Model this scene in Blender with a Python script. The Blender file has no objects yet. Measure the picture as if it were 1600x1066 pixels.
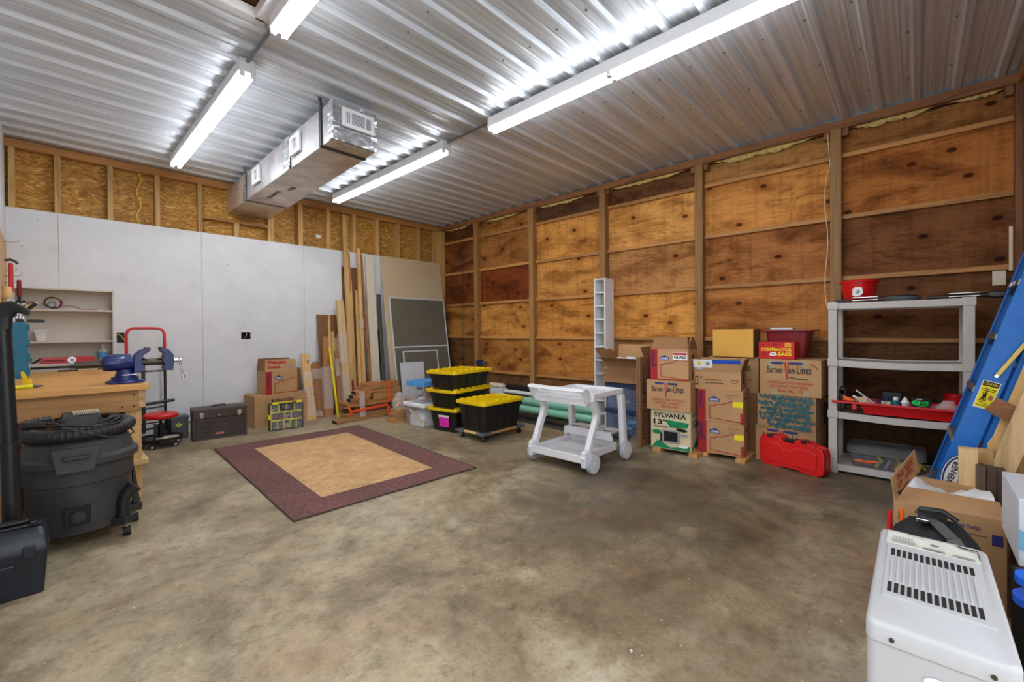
import bpy, math, random
from mathutils import Vector, Matrix
random.seed(11)
scn = bpy.context.scene
COL = scn.collection
PI = math.pi

# ------------------------------------------------------------------ camera, world, exposure
def setup_camera():
    f, yaw, pitch, roll, cy = 678.636, 0.821782, -0.00781828, -0.00753892, 521.373
    fwd = Vector((math.sin(yaw), math.cos(yaw), 0)); r = Vector((math.cos(yaw), -math.sin(yaw), 0)); u = Vector((0, 0, 1))
    f2 = fwd*math.cos(pitch) + u*math.sin(pitch); u2 = -fwd*math.sin(pitch) + u*math.cos(pitch)
    r3 = r*math.cos(roll) + u2*math.sin(roll); u3 = -r*math.sin(roll) + u2*math.cos(roll)
    cd = bpy.data.cameras.new('camera'); cd.sensor_width = 36; cd.lens = f/1600*36
    cd.shift_y = -(533-cy)/1600; cd.clip_start = 0.02
    co = bpy.data.objects.new('camera', cd); COL.objects.link(co)
    M = Matrix((r3, u3, -f2)).transposed().to_4x4(); M.translation = (0, 0, 1.205)
    co.matrix_world = M; scn.camera = co
setup_camera()
TUBE_POWER = 17
w = bpy.data.worlds.new('world'); scn.world = w; w.use_nodes = True
w.node_tree.nodes['Background'].inputs[0].default_value = (0.90, 0.95, 1.0, 1)
w.node_tree.nodes['Background'].inputs[1].default_value = 1.25
scn.view_settings.view_transform = 'Standard'; scn.view_settings.look = 'None'
scn.view_settings.gamma = 1; scn.view_settings.use_curve_mapping = False
scn.view_settings.exposure = 1.0

# ------------------------------------------------------------------ mesh builder
def lin(c):
    return tuple(((x/255)/12.92 if x/255 <= .04045 else ((x/255+.055)/1.055)**2.4) for x in c)
def rrect(w_, d, r, n=4, cx=0, cy=0):
    out = []
    for (sx, sy, a0) in ((1, 1, 0), (-1, 1, 90), (-1, -1, 180), (1, -1, 270)):
        for i in range(n+1):
            a = math.radians(a0+90*i/n)
            out.append((cx+sx*(w_/2-r)+r*math.cos(a), cy+sy*(d/2-r)+r*math.sin(a)))
    return out
class G:
    def __init__(s): s.v = []; s.f = []; s.m = []; s.M = None
    def add(s, vs, fs, m=0):
        b = len(s.v)
        for p in vs:
            p = Vector(p); s.v.append(tuple(s.M @ p) if s.M is not None else tuple(p))
        for q in fs: s.f.append(tuple(b+i for i in q)); s.m.append(m)
        return s
    def hexa(s, p, m=0):
        return s.add(p, [(3, 2, 1, 0), (4, 5, 6, 7), (0, 1, 5, 4), (1, 2, 6, 5), (2, 3, 7, 6), (3, 0, 4, 7)], m)
    def box(s, x0, x1, y0, y1, z0, z1, m=0):
        return s.hexa([(x0, y0, z0), (x1, y0, z0), (x1, y1, z0), (x0, y1, z0), (x0, y0, z1), (x1, y0, z1), (x1, y1, z1), (x0, y1, z1)], m)
    def bar(s, p0, p1, wx, wy, side=(1, 0, 0), m=0):
        p0 = Vector(p0); p1 = Vector(p1); d = (p1-p0).normalized()
        a = Vector(side); a = (a-d*a.dot(d)).normalized(); b = d.cross(a)
        q = []
        for P in (p0, p1):
            for i, j in ((-1, -1), (1, -1), (1, 1), (-1, 1)): q.append(P+a*i*wx/2+b*j*wy/2)
        return s.hexa(q, m)
    def cyl(s, p0, p1, r0, r1=None, n=16, m=0, caps=True):
        r1 = r0 if r1 is None else r1
        p0 = Vector(p0); p1 = Vector(p1); d = (p1-p0).normalized()
        a = d.orthogonal().normalized(); b = d.cross(a)
        vs = [P+(a*math.cos(2*PI*i/n)+b*math.sin(2*PI*i/n))*r for P, r in ((p0, r0), (p1, r1)) for i in range(n)]
        fs = [(i, (i+1) % n, n+(i+1) % n, n+i) for i in range(n)]
        if caps: fs += [tuple(range(n-1, -1, -1)), tuple(range(n, 2*n))]
        return s.add(vs, fs, m)
    def tube(s, pts, r, n=8, m=0, closed=False, rs=None):
        P = [Vector(p) for p in pts]; N = len(P); a = None; vs = []
        for i in range(N):
            if closed: d = (P[(i+1) % N]-P[i-1]).normalized()
            else: d = (P[min(i+1, N-1)]-P[max(i-1, 0)]).normalized()
            a = d.orthogonal().normalized() if a is None else (a-d*a.dot(d)).normalized()
            b = d.cross(a); rr = rs[i] if rs else r
            vs += [P[i]+(a*math.cos(2*PI*k/n)+b*math.sin(2*PI*k/n))*rr for k in range(n)]
        fs = []
        for i in range(N if closed else N-1):
            j = (i+1) % N
            fs += [(i*n+k, i*n+(k+1) % n, j*n+(k+1) % n, j*n+k) for k in range(n)]
        if not closed: fs += [tuple(range(n-1, -1, -1)), tuple(range((N-1)*n, N*n))]
        return s.add(vs, fs, m)
    def loft(s, rings, m=0, cap0=True, cap1=True):
        n = len(rings[0]); vs = [p for r in rings for p in r]; fs = []
        for i in range(len(rings)-1):
            fs += [(i*n+k, i*n+(k+1) % n, (i+1)*n+(k+1) % n, (i+1)*n+k) for k in range(n)]
        if cap0: fs.append(tuple(range(n-1, -1, -1)))
        if cap1: fs.append(tuple(range((len(rings)-1)*n, len(rings)*n)))
        return s.add(vs, fs, m)
    def lathe(s, prof, cx=0, cy=0, n=32, m=0, cap0=True, cap1=True):
        return s.loft([[(cx+r*math.cos(2*PI*k/n), cy+r*math.sin(2*PI*k/n), z) for k in range(n)] for r, z in prof], m, cap0, cap1)
    def prism(s, poly, ax, a, b, m=0):
        def P(u, v, t): return {'x': (t, u, v), 'y': (u, t, v), 'z': (u, v, t)}[ax]
        n = len(poly)
        return s.add([P(u, v, a) for u, v in poly]+[P(u, v, b) for u, v in poly],
                     [tuple(range(n)), tuple(range(2*n-1, n-1, -1))]+[(i, n+i, n+(i+1) % n, (i+1) % n) for i in range(n)], m)
    def build(s, name, mats, parent=None, bev=0, smooth=False, label=None, kind=None, color=None, seg=2, loc=None):
        me = bpy.data.meshes.new(name); me.from_pydata(s.v, [], s.f)
        if not isinstance(mats, (list, tuple)): mats = [mats]
        for mt in mats: me.materials.append(MAT(mt))
        me.polygons.foreach_set('material_index', s.m)
        me.update()
        if smooth:
            me.polygons.foreach_set('use_smooth', [True]*len(me.polygons)); me.set_sharp_from_angle(angle=math.radians(38))
        o = bpy.data.objects.new(name, me); COL.objects.link(o)
        if parent is not None: o.parent = parent
        if loc: o.location = loc
        if bev:
            md = o.modifiers.new('bevel', 'BEVEL'); md.width = bev; md.segments = seg; md.limit_method = 'ANGLE'; md.angle_limit = math.radians(40)
        if label: o['label'] = label
        if kind: o['kind'] = kind
        if color: o.color = (*color, 1)
        return o
def tag(o, label, cat, group=None, kind=None):
    o['label'] = label; o['category'] = cat
    if group: o['group'] = group
    if kind: o['kind'] = kind
    return o
def thing(name, label, cat, loc=(0, 0, 0), rz=0, group=None, rot=None):
    o = bpy.data.objects.new(name, None); COL.objects.link(o); o.empty_display_size = .1
    o.location = loc; o.rotation_euler = rot if rot else (0, 0, rz)
    return tag(o, label, cat, group)
def structure(o): o['kind'] = 'structure'; return o
def copy_tree(o, parent=None):
    c = o.copy(); COL.objects.link(c)
    if parent is not None: c.parent = parent
    for ch in [x for x in bpy.data.objects if x.parent == o]: copy_tree(ch, c)
    return c

# ------------------------------------------------------------------ materials
_mats = {}
def MAT(x):
    return x if not isinstance(x, str) else _mats[x]
class NT:
    def __init__(s, name):
        m = bpy.data.materials.new(name); m.use_nodes = True; _mats[name] = m
        s.m = m; s.t = m.node_tree; s.b = s.t.nodes['Principled BSDF']
    def n(s, typ, **kw):
        nd = s.t.nodes.new(typ)
        for k, v in kw.items():
            if k.startswith('i_'): nd.inputs[k[2:].replace('_', ' ')].default_value = v
            else: setattr(nd, k, v)
        return nd
    def l(s, a, b): s.t.links.new(a, b)
    def coord(s, scale=(1, 1, 1), kind='Object', rot=(0, 0, 0)):
        c = s.n('ShaderNodeTexCoord'); mp = s.n('ShaderNodeMapping'); mp.inputs['Scale'].default_value = scale; mp.inputs['Rotation'].default_value = rot
        s.l(c.outputs[kind], mp.inputs['Vector']); return mp.outputs[0]
    def noise(s, vec, scale, detail=3, dist=0, rough=.5):
        nd = s.n('ShaderNodeTexNoise'); nd.inputs['Scale'].default_value = scale; nd.inputs['Detail'].default_value = detail
        nd.inputs['Distortion'].default_value = dist; nd.inputs['Roughness'].default_value = rough
        s.l(vec, nd.inputs['Vector']); return nd
    def ramp(s, fac, stops):
        r = s.n('ShaderNodeValToRGB'); e = r.color_ramp.elements
        while len(e) < len(stops): e.new(.5)
        for i, (p, c) in enumerate(stops):
            e[i].position = p; e[i].color = (*c, 1) if len(c) == 3 else c
        s.l(fac, r.inputs[0]); return r.outputs[0]
    def mix(s, fac, a, b, mode='MIX'):
        nd = s.n('ShaderNodeMix'); nd.data_type = 'RGBA'; nd.blend_type = mode
        for i, x in ((0, fac), (6, a), (7, b)):
            if hasattr(x, 'links') or hasattr(x, 'is_linked'): s.l(x, nd.inputs[i])
            elif isinstance(x, (int, float)): nd.inputs[i].default_value = x
            else: nd.inputs[i].default_value = (*x, 1) if len(x) == 3 else x
        return nd.outputs[2]
    def bump(s, h, strength=.2, dist=.01):
        b = s.n('ShaderNodeBump'); b.inputs['Strength'].default_value = strength; b.inputs['Distance'].default_value = dist
        s.l(h, b.inputs['Height']); s.l(b.outputs[0], s.b.inputs['Normal'])
def pm(name, c, rough=.6, metal=0, var=.12, scale=12, bump=0, emit=0, alpha=1, trans=0, coat=0, stretch=(1, 1, 1), spec=.5):
    N = NT(name); c = lin(c); v = N.coord(stretch); nz = N.noise(v, scale, 4)
    lo = tuple(x*(1-var) for x in c); hi = tuple(min(1, x*(1+var*.7)) for x in c)
    N.l(N.ramp(nz.outputs[0], [(.3, lo), (.7, hi)]), N.b.inputs['Base Color'])
    N.b.inputs['Roughness'].default_value = rough; N.b.inputs['Metallic'].default_value = metal
    N.b.inputs['Specular IOR Level'].default_value = spec
    if coat: N.b.inputs['Coat Weight'].default_value = coat
    if bump: N.bump(nz.outputs[0], bump)
    if alpha < 1: N.b.inputs['Alpha'].default_value = alpha
    if trans: N.b.inputs['Transmission Weight'].default_value = trans; N.b.inputs['IOR'].default_value = 1.1
    if emit:
        N.b.inputs['Emission Color'].default_value = (.92, .965, 1, 1); N.b.inputs['Emission Strength'].default_value = emit
    return N.m
def wood(name, c, rough=.6, axis=2, dark=.62, knots=True, gscale=1.0, rnd=True):
    N = NT(name); c = lin(c); sc = [14, 14, 14]; sc[axis] = .9; sc = tuple(x*gscale for x in sc)
    v = N.coord(sc)
    if rnd:
        oi = N.n('ShaderNodeObjectInfo'); ad = N.n('ShaderNodeVectorMath', operation='ADD'); cb = N.n('ShaderNodeCombineXYZ')
        mu = N.n('ShaderNodeMath', operation='MULTIPLY'); mu.inputs[1].default_value = 37
        N.l(oi.outputs['Random'], mu.inputs[0]); N.l(mu.outputs[0], cb.inputs[0]); N.l(mu.outputs[0], cb.inputs[1]); N.l(mu.outputs[0], cb.inputs[2])
        N.l(v, ad.inputs[0]); N.l(cb.outputs[0], ad.inputs[1]); v = ad.outputs[0]
    n1 = N.noise(v, 1.2, 5, 1.2); n2 = N.noise(v, 5, 3)
    a = N.ramp(n1.outputs[0], [(.33, tuple(x*dark for x in (c[0], c[1]*.92, c[2]*.82))), (.52, c), (.75, tuple(min(1, x*1.12) for x in c))])
    a = N.mix(.25, a, N.ramp(n2.outputs[0], [(.3, tuple(x*.7 for x in c)), (.7, tuple(min(1, x*1.15) for x in c))]))
    if knots:
        ks = [3.2, 3.2, 3.2]; ks[axis] = 1.5; kv = N.coord(tuple(ks)); vo = N.n('ShaderNodeTexVoronoi'); vo.inputs['Scale'].default_value = 1.6; N.l(kv, vo.inputs['Vector'])
        k = N.ramp(vo.outputs['Distance'], [(.035, (1, 1, 1)), (.075, (0, 0, 0))])
        a = N.mix(k, a, tuple(x*.3 for x in c))
    if rnd:
        hs = N.n('ShaderNodeHueSaturation'); mr = N.n('ShaderNodeMapRange'); mr.inputs['To Min'].default_value = .82; mr.inputs['To Max'].default_value = 1.12
        N.l(oi.outputs['Random'], mr.inputs[0]); N.l(mr.outputs[0], hs.inputs['Value']); N.l(a, hs.inputs['Color']); a = hs.outputs[0]
    N.l(a, N.b.inputs['Base Color']); N.b.inputs['Roughness'].default_value = rough; N.bump(n1.outputs[0], .15, .004)
    return N.m
def make_plywood():
    N = NT('plywood')   # tint comes from the object's own colour: weathering with painted-in light and shade
    oi = N.n('ShaderNodeObjectInfo'); tc = N.n('ShaderNodeTexCoord'); sp = N.n('ShaderNodeSeparateXYZ'); N.l(tc.outputs['Object'], sp.inputs[0])
    pl = N.n('ShaderNodeCombineXYZ'); N.l(sp.outputs[1], pl.inputs[0]); N.l(sp.outputs[2], pl.inputs[1])
    mu = N.n('ShaderNodeMath', operation='MULTIPLY'); mu.inputs[1].default_value = 53; N.l(oi.outputs['Random'], mu.inputs[0])
    cb = N.n('ShaderNodeCombineXYZ'); N.l(mu.outputs[0], cb.inputs[0]); N.l(mu.outputs[0], cb.inputs[1]); 
    ad = N.n('ShaderNodeVectorMath', operation='ADD'); N.l(pl.outputs[0], ad.inputs[0]); N.l(cb.outputs[0], ad.inputs[1])
    def V(sx, sy):
        mp = N.n('ShaderNodeMapping'); mp.inputs['Scale'].default_value = (sx, sy, 1); N.l(ad.outputs[0], mp.inputs[0]); return mp.outputs[0]
    n0 = N.noise(V(.55, 3.0), 1.2, 3, .5, .55)
    m1 = N.n('ShaderNodeMath', operation='MULTIPLY'); m1.inputs[1].default_value = 60; N.l(n0.outputs[0], m1.inputs[0])
    m2 = N.n('ShaderNodeMath', operation='PINGPONG'); m2.inputs[1].default_value = 1; N.l(m1.outputs[0], m2.inputs[0])
    amp = N.noise(V(.7, 1.2), 1.6, 2)
    band = N.ramp(m2.outputs[0], [(0, (.60, .50, .40)), (.30, (.92, .90, .86)), (1, (1.04, 1.03, 1.0))])
    base = N.mix(N.ramp(amp.outputs[0], [(.35, (.15, .15, .15)), (.6, (.85, .85, .85))]), (1, 1, 1), band)
    fine = N.noise(V(2.2, 60), 1.6, 4, 0, .6)
    base = N.mix(.6, base, N.ramp(fine.outputs[0], [(.32, (.52, .44, .36)), (.55, (1.0, 1.0, 1.0))]), 'MULTIPLY')
    st = N.noise(V(.8, 1.9), 1.8, 8, .7, .68)
    base = N.mix(.95, base, N.ramp(st.outputs[0], [(.31, (.22, .17, .13)), (.42, (.62, .54, .45)), (.53, (1, 1, 1)), (.8, (1.16, 1.12, 1.04))]), 'MULTIPLY')
    drip = N.noise(V(14, .8), 1.2, 4, .3, .6)
    base = N.mix(.45, base, N.ramp(drip.outputs[0], [(.33, (.55, .5, .45)), (.5, (1, 1, 1))]), 'MULTIPLY')
    vo = N.n('ShaderNodeTexVoronoi', voronoi_dimensions='2D'); vo.inputs['Scale'].default_value = 2.1; N.l(V(.8, 1.25), vo.inputs['Vector'])
    base = N.mix(N.ramp(vo.outputs['Distance'], [(.09, (.55, .55, .55)), (.22, (0, 0, 0))]), base, (.55, .40, .27))
    base = N.mix(N.ramp(vo.outputs['Distance'], [(.042, (1, 1, 1)), (.065, (0, 0, 0))]), base, (.13, .08, .05))
    blk = N.noise(V(.9, 4.2), 1.5, 8, .3, .72)
    base = N.mix(N.ramp(blk.outputs[0], [(.62, (0, 0, 0)), (.70, (.85, .85, .85))]), base, (.13, .11, .09))
    wh = N.noise(V(2.2, 9), 3.2, 5, 0, .7); base = N.mix(N.ramp(wh.outputs[0], [(.72, (0, 0, 0)), (.75, (.5, .5, .5))]), base, (1.3, 1.4, 1.7))
    c = N.mix(1, base, oi.outputs['Color'], 'MULTIPLY')
    N.l(c, N.b.inputs['Base Color']); N.b.inputs['Roughness'].default_value = .75; N.b.inputs['Specular IOR Level'].default_value = .15
    N.bump(fine.outputs[0], .12, .004)
make_plywood()
def make_osb():
    N = NT('osb'); v = N.coord((1, 1, 1))
    d = N.noise(v, 3, 3); wv = N.n('ShaderNodeVectorMath', operation='ADD'); N.l(v, wv.inputs[0])
    sc_ = N.n('ShaderNodeVectorMath', operation='SCALE'); sc_.inputs['Scale'].default_value = .25; N.l(d.outputs[1], sc_.inputs[0]); N.l(sc_.outputs[0], wv.inputs[1])
    a = None
    for k, (ry, s1) in enumerate(((.5, (16, 16, 80)), (-.7, (18, 18, 90)), (1.3, (14, 14, 70)))):
        mp = N.n('ShaderNodeMapping'); mp.inputs['Rotation'].default_value = (0, ry, 0); mp.inputs['Scale'].default_value = s1
        N.l(wv.outputs[0], mp.inputs[0]); vo = N.n('ShaderNodeTexVoronoi'); vo.inputs['Scale'].default_value = 1.0; N.l(mp.outputs[0], vo.inputs['Vector'])
        bw = N.n('ShaderNodeSeparateColor'); N.l(vo.outputs['Color'], bw.inputs[0])
        c = N.ramp(bw.outputs[0], [(0, lin((146, 98, 34))), (.45, lin((186, 132, 50))), (.8, lin((204, 152, 68))), (1, lin((228, 182, 100)))])
        if a is None: a = c
        else:
            nz = N.noise(v, 9+k*5, 2); a = N.mix(N.ramp(nz.outputs[0], [(.47, (0, 0, 0)), (.53, (1, 1, 1))]), a, c)
    big = N.noise(v, 1.1, 3)
    a = N.mix(.6, a, N.ramp(big.outputs[0], [(.35, (.62, .58, .55)), (.6, (1, 1, 1))]), 'MULTIPLY')
    N.l(a, N.b.inputs['Base Color']); N.b.inputs['Roughness'].default_value = .7
make_osb()
def make_concrete():
    N = NT('concrete'); v = N.coord()
    n1 = N.noise(v, .9, 8, .5, .66); n2 = N.noise(v, 3.6, 12, .4, .78); n3 = N.noise(v, 60, 2); n4 = N.noise(v, 13, 10, .2, .8)
    a = N.ramp(n1.outputs[0], [(.36, lin((132, 116, 92))), (.48, lin((166, 150, 122))), (.60, lin((182, 170, 146))), (.7, lin((176, 176, 162)))])
    a = N.mix(.85, a, N.ramp(n2.outputs[0], [(.36, (.50, .45, .38)), (.49, (.90, .88, .84)), (.60, (1.14, 1.12, 1.08))]), 'MULTIPLY')
    a = N.mix(.8, a, N.ramp(n4.outputs[0], [(.37, (.55, .50, .44)), (.50, (1, 1, 1))]), 'MULTIPLY')
    # oil and damp stains with their own outline
    def blob(cx, cy, r0, r1, col, amt, seed):
        mp = N.n('ShaderNodeVectorMath', operation='SUBTRACT'); mp.inputs[1].default_value = (cx, cy, 0); N.l(v, mp.inputs[0])
        ln = N.n('ShaderNodeVectorMath', operation='LENGTH'); N.l(mp.outputs[0], ln.inputs[0])
        nz = N.noise(v, 1.7+seed, 6, .8, .7); ma = N.n('ShaderNodeMath', operation='MULTIPLY_ADD'); ma.inputs[1].default_value = 2.6; N.l(nz.outputs[0], ma.inputs[0]); N.l(ln.outputs['Value'], ma.inputs[2])
        mr = N.n('ShaderNodeMapRange'); mr.inputs['From Min'].default_value = r0+1.3; mr.inputs['From Max'].default_value = r1+1.3
        mr.inputs['To Min'].default_value = amt; mr.inputs['To Max'].default_value = 0; N.l(ma.outputs[0], mr.inputs[0])
        return mr.outputs[0], col
    for cx, cy, r0, r1, col, amt, sd in ((3.1, 1.3, .5, 1.5, (62, 51, 40), .72, 0), (4.4, .3, .3, 1.3, (52, 42, 33), .7, .6), (2.1, 1.6, .2, .9, (84, 70, 52), .5, 1.1),
                                       (3.0, 3.0, .2, .9, (80, 66, 50), .5, .4), (1.7, .5, .1, .9, (100, 78, 52), .5, .9), (4.2, 5.2, .2, 1.2, (80, 66, 50), .5, .3)):
        fac, c = blob(cx, cy, r0, r1, col, amt, sd); a = N.mix(fac, a, lin(c))
    rust = N.noise(v, 1.9, 4, 1, .6); a = N.mix(N.ramp(rust.outputs[0], [(.57, (0, 0, 0)), (.70, (.3, .3, .3))]), a, lin((172, 124, 84)))
    a = N.mix(.5, a, N.ramp(n3.outputs[0], [(.3, (.75, .75, .75)), (.6, (1, 1, 1))]), 'MULTIPLY')
    wh = N.noise(v, 34, 2, 0, .5); a = N.mix(N.ramp(wh.outputs[0], [(.735, (0, 0, 0)), (.76, (.7, .7, .7))]), a, lin((225, 215, 200)))
    N.l(a, N.b.inputs['Base Color'])
    N.l(N.ramp(n2.outputs[0], [(.3, (.36,)*3), (.7, (.62,)*3)]), N.b.inputs['Roughness']); N.bump(n2.outputs[0], .25, .006)
make_concrete()
def make_ceiling():
    N = NT('galvanised_ceiling'); v = N.coord((.5, 40, 1)); n1 = N.noise(v, 1.5, 4); n2 = N.noise(N.coord((.8, 1.5, 1)), 1.2, 3)
    a = N.ramp(n1.outputs[0], [(.3, lin((186, 194, 204))), (.7, lin((232, 238, 246)))])
    N.l(a, N.b.inputs['Base Color']); N.b.inputs['Metallic'].default_value = .45
    N.l(N.ramp(n2.outputs[0], [(.3, (.36,)*3), (.7, (.5,)*3)]), N.b.inputs['Roughness'])
    N.b.inputs['Anisotropic'].default_value = .3; N.bump(n1.outputs[0], .06, .003)
make_ceiling()
def make_rug(name, c1, c2, c3, sx):
    N = NT(name); n1 = N.noise(N.coord((sx, 90, 1)), 1, 3); n2 = N.noise(N.coord(), 2.2, 6, .5, .7); n3 = N.noise(N.coord(), 150, 2)
    a = N.ramp(n1.outputs[0], [(.32, lin(c1)), (.5, lin(c2)), (.7, lin(c3))])
    a = N.mix(.5, a, N.ramp(n2.outputs[0], [(.34, (.62, .6, .6)), (.62, (1.1, 1.1, 1.1))]), 'MULTIPLY')
    a = N.mix(.4, a, N.ramp(n3.outputs[0], [(.35, (.6, .6, .6)), (.6, (1, 1, 1))]), 'MULTIPLY')
    N.l(a, N.b.inputs['Base Color']); N.b.inputs['Roughness'].default_value = .95; N.bump(n3.outputs[0], .5, .004)
make_rug('rug_field', (176, 130, 84), (212, 168, 116), (232, 194, 144), 8)
make_rug('rug_border', (88, 54, 50), (116, 76, 72), (142, 102, 96), 30)
def make_white_sheet():
    N = NT('white_sheet'); v = N.coord(); n1 = N.noise(v, 4, 8, .2, .75); n2 = N.noise(v, 9, 3); 
    a = N.ramp(n1.outputs[0], [(.22, lin((196, 195, 194))), (.40, lin((214, 215, 217))), (.7, lin((222, 223, 226)))])
    sp = N.n('ShaderNodeTexVoronoi'); sp.inputs['Scale'].default_value = 4.5; N.l(v, sp.inputs['Vector'])
    a = N.mix(N.ramp(sp.outputs['Distance'], [(.018, (.8, .8, .8)), (.035, (0, 0, 0))]), a, lin((120, 112, 104)))
    N.l(a, N.b.inputs['Base Color']); N.b.inputs['Roughness'].default_value = .55; N.bump(n2.outputs[0], .08, .003)
make_white_sheet()
wood('stud_wood', (204, 162, 98), axis=2)
wood('plate_wood', (176, 124, 66), axis=0)
wood('plate_wood_y', (140, 90, 48), axis=1, dark=.42)
wood('rail_wood', (190, 134, 70), axis=1, dark=.5)
wood('post_wood', (160, 116, 62), axis=2, dark=.55)
wood('dark_post_wood', (132, 84, 50), axis=2, dark=.5)
wood('bench_wood', (224, 164, 82), axis=0, rough=.35, dark=.72, knots=False)
wood('pine_z', (214, 172, 110), axis=2)
wood('pine_x', (200, 150, 92), axis=0)
wood('pine_y', (222, 184, 128), axis=1)
wood('pine_pale', (226, 192, 140), axis=2)
wood('brown_board', (176, 118, 68), axis=2, dark=.6)
wood('deck_board', (178, 132, 84), axis=0, dark=.6)
wood('grey_board', (92, 74, 56), axis=2, dark=.5)
wood('hatch_wood', (150, 100, 60), axis=0)
pm('cardboard', (184, 142, 98), .85, var=.07, scale=5)
pm('cardboard_dark', (140, 98, 62), .85, var=.1, scale=4)
pm('cardboard_brown', (126, 84, 50), .85, var=.1, scale=3)
pm('cardboard_side', (150, 108, 70), .85, var=.08, scale=5)
pm('cardboard_cream', (214, 196, 160), .8, var=.06, scale=5)
pm('cardboard_yellow', (222, 168, 74), .8, var=.06, scale=5)
pm('white_plastic', (226, 226, 230), .38, var=.03, scale=4)
pm('cart_plastic', (222, 222, 226), .4, var=.04, scale=6)
pm('cart_grey', (176, 178, 186), .5, var=.05)
pm('shelf_plastic', (190, 184, 178), .5, var=.06, scale=6)
pm('black_plastic', (24, 24, 26), .38, var=.25, scale=9)
pm('tote_black', (22, 21, 22), .42, var=.2, scale=5)
pm('vac_grey', (58, 57, 57), .62, var=.35, scale=5, bump=.05)
pm('vac_dark', (36, 37, 39), .5, var=.3, scale=7)
pm('toolbox_blue_black', (26, 32, 42), .34, var=.2)
pm('rubber', (20, 20, 20), .7)
pm('hose_black', (34, 34, 35), .5)
pm('tote_yellow', (232, 196, 10), .38, var=.06)
pm('red_plastic', (206, 16, 20), .36, var=.08)
pm('red_case', (214, 24, 22), .42, var=.08)
pm('dark_red', (126, 14, 26), .4, var=.1)
pm('red_paint', (196, 22, 30), .3, var=.08, coat=.3)
pm('red_ink', (178, 34, 34), .8, var=.05)
pm('red_stripe', (164, 30, 36), .8, var=.06)
pm('purple_ink', (64, 28, 76), .8, var=.05)
pm('blue_ink', (34, 50, 128), .8, var=.05)
pm('navy_ink', (30, 34, 52), .8, var=.05)
pm('black_ink', (16, 14, 14), .8, var=.05)
pm('green_ink', (18, 130, 78), .8, var=.05)
pm('bright_green', (30, 220, 90), .8, var=.03)
pm('white_ink', (236, 236, 236), .7, var=.02)
pm('grey_ink', (150, 150, 150), .7, var=.04)
pm('yellow_ink', (244, 226, 20), .7, var=.02)
pm('teal_ink', (14, 92, 104), .8, var=.05)
pm('amber_ink', (240, 170, 40), .7)
pm('pink_paper', (236, 40, 190), .8, var=.03)
pm('blue_tape', (20, 80, 190), .6)
pm('clear_tape', (168, 148, 112), .35, var=.1)
pm('teal_paint', (20, 112, 146), .4, var=.06)
pm('blue_vise', (16, 34, 104), .35, var=.15, coat=.2)
pm('steel', (150, 148, 144), .35, 1, var=.15)
pm('dark_steel', (84, 78, 70), .45, .9, var=.2)
pm('chrome', (205, 205, 205), .15, 1, var=.05)
pm('galv', (126, 134, 140), .35, .9, var=.2)
pm('brass', (176, 150, 84), .3, 1, var=.15)
pm('brown_enamel', (72, 60, 54), .45, .2, var=.1)
pm('grey_plastic', (88, 90, 92), .5)
pm('light_grey_plastic', (150, 152, 156), .5)
pm('ladder_blue', (14, 112, 204), .4, var=.07, scale=20)
pm('aluminium', (150, 146, 140), .35, .85, var=.12)
pm('pipe_green', (140, 200, 172), .4, var=.05)
pm('orange_strap', (240, 84, 20), .6)
pm('orange_plastic', (250, 110, 30), .45)
pm('tan_sheet', (200, 178, 144), .75, var=.05, scale=2)
pm('cream_board', (218, 206, 184), .6, var=.05)
pm('white_board', (208, 212, 220), .5, var=.03)
pm('insulation', (206, 180, 110), .95, var=.35, scale=30, bump=.8)
pm('void_dark', (20, 15, 12), .9)
pm('fixture_white', (222, 222, 224), .4, var=.03)
pm('lamp', (255, 255, 255), .4, var=0, emit=TUBE_POWER)
pm('foil', (206, 208, 212), .24, .85, var=.25, scale=16, bump=.7)
pm('foil_wrap', (206, 204, 204), .3, .65, var=.25, scale=5, bump=.25)
pm('foil_brown', (200, 188, 176), .33, .55, var=.35, scale=4, bump=.25)
pm('beige_wall', (196, 160, 118), .8)
pm('cabinet_white', (206, 197, 184), .5, var=.04)
pm('appliance_white', (182, 182, 184), .35, var=.04, scale=3)
pm('label_cream', (205, 203, 192), .6)
pm('bag_black', (20, 21, 24), .8, bump=.3)
pm('strap_grey', (74, 74, 72), .7)
pm('bag_white', (232, 232, 236), .5, bump=.4)
pm('yellow_plastic', (232, 214, 40), .4)
pm('lime_wrap', (226, 226, 40), .5)
pm('blue_lid', (78, 150, 214), .4)
pm('navy_lid', (34, 50, 84), .4)
pm('light_blue_bin', (120, 180, 214), .4)
pm('burgundy', (88, 10, 20), .6)
pm('sky_reel', (20, 96, 214), .4)
pm('tan_rubber', (216, 176, 120), .5)
pm('screen_mesh', (92, 84, 70), .8, var=.05)
pm('red_cable', (130, 22, 26), .5)
pm('cord_yellow', (226, 196, 60), .6)
pm('cord_white', (222, 200, 164), .6)
pm('wire_dark', (24, 24, 26), .5)
pm('wax_paper', (196, 190, 170), .8)
def clearp(name, c, alpha, rough=.25):
    N = NT(name); N.b.inputs['Base Color'].default_value = (*lin(c), 1); N.b.inputs['Roughness'].default_value = rough; N.b.inputs['Alpha'].default_value = alpha
    nz = N.noise(N.coord(), 14, 3, 1); N.bump(nz.outputs[0], .3, .01)
clearp('clear_plastic', (206, 208, 214), .26)
clearp('clear_blue', (150, 176, 220), .28)
clearp('cling_film', (236, 232, 230), .30, .12)
clearp('smoke_plastic', (120, 120, 124), .45)
clearp('mesh_grey', (116, 108, 92), .82, .8)
clearp('thin_clear', (230, 232, 236), .10, .1)
clearp('clear_bottle', (216, 224, 226), .35, .1)

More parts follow.
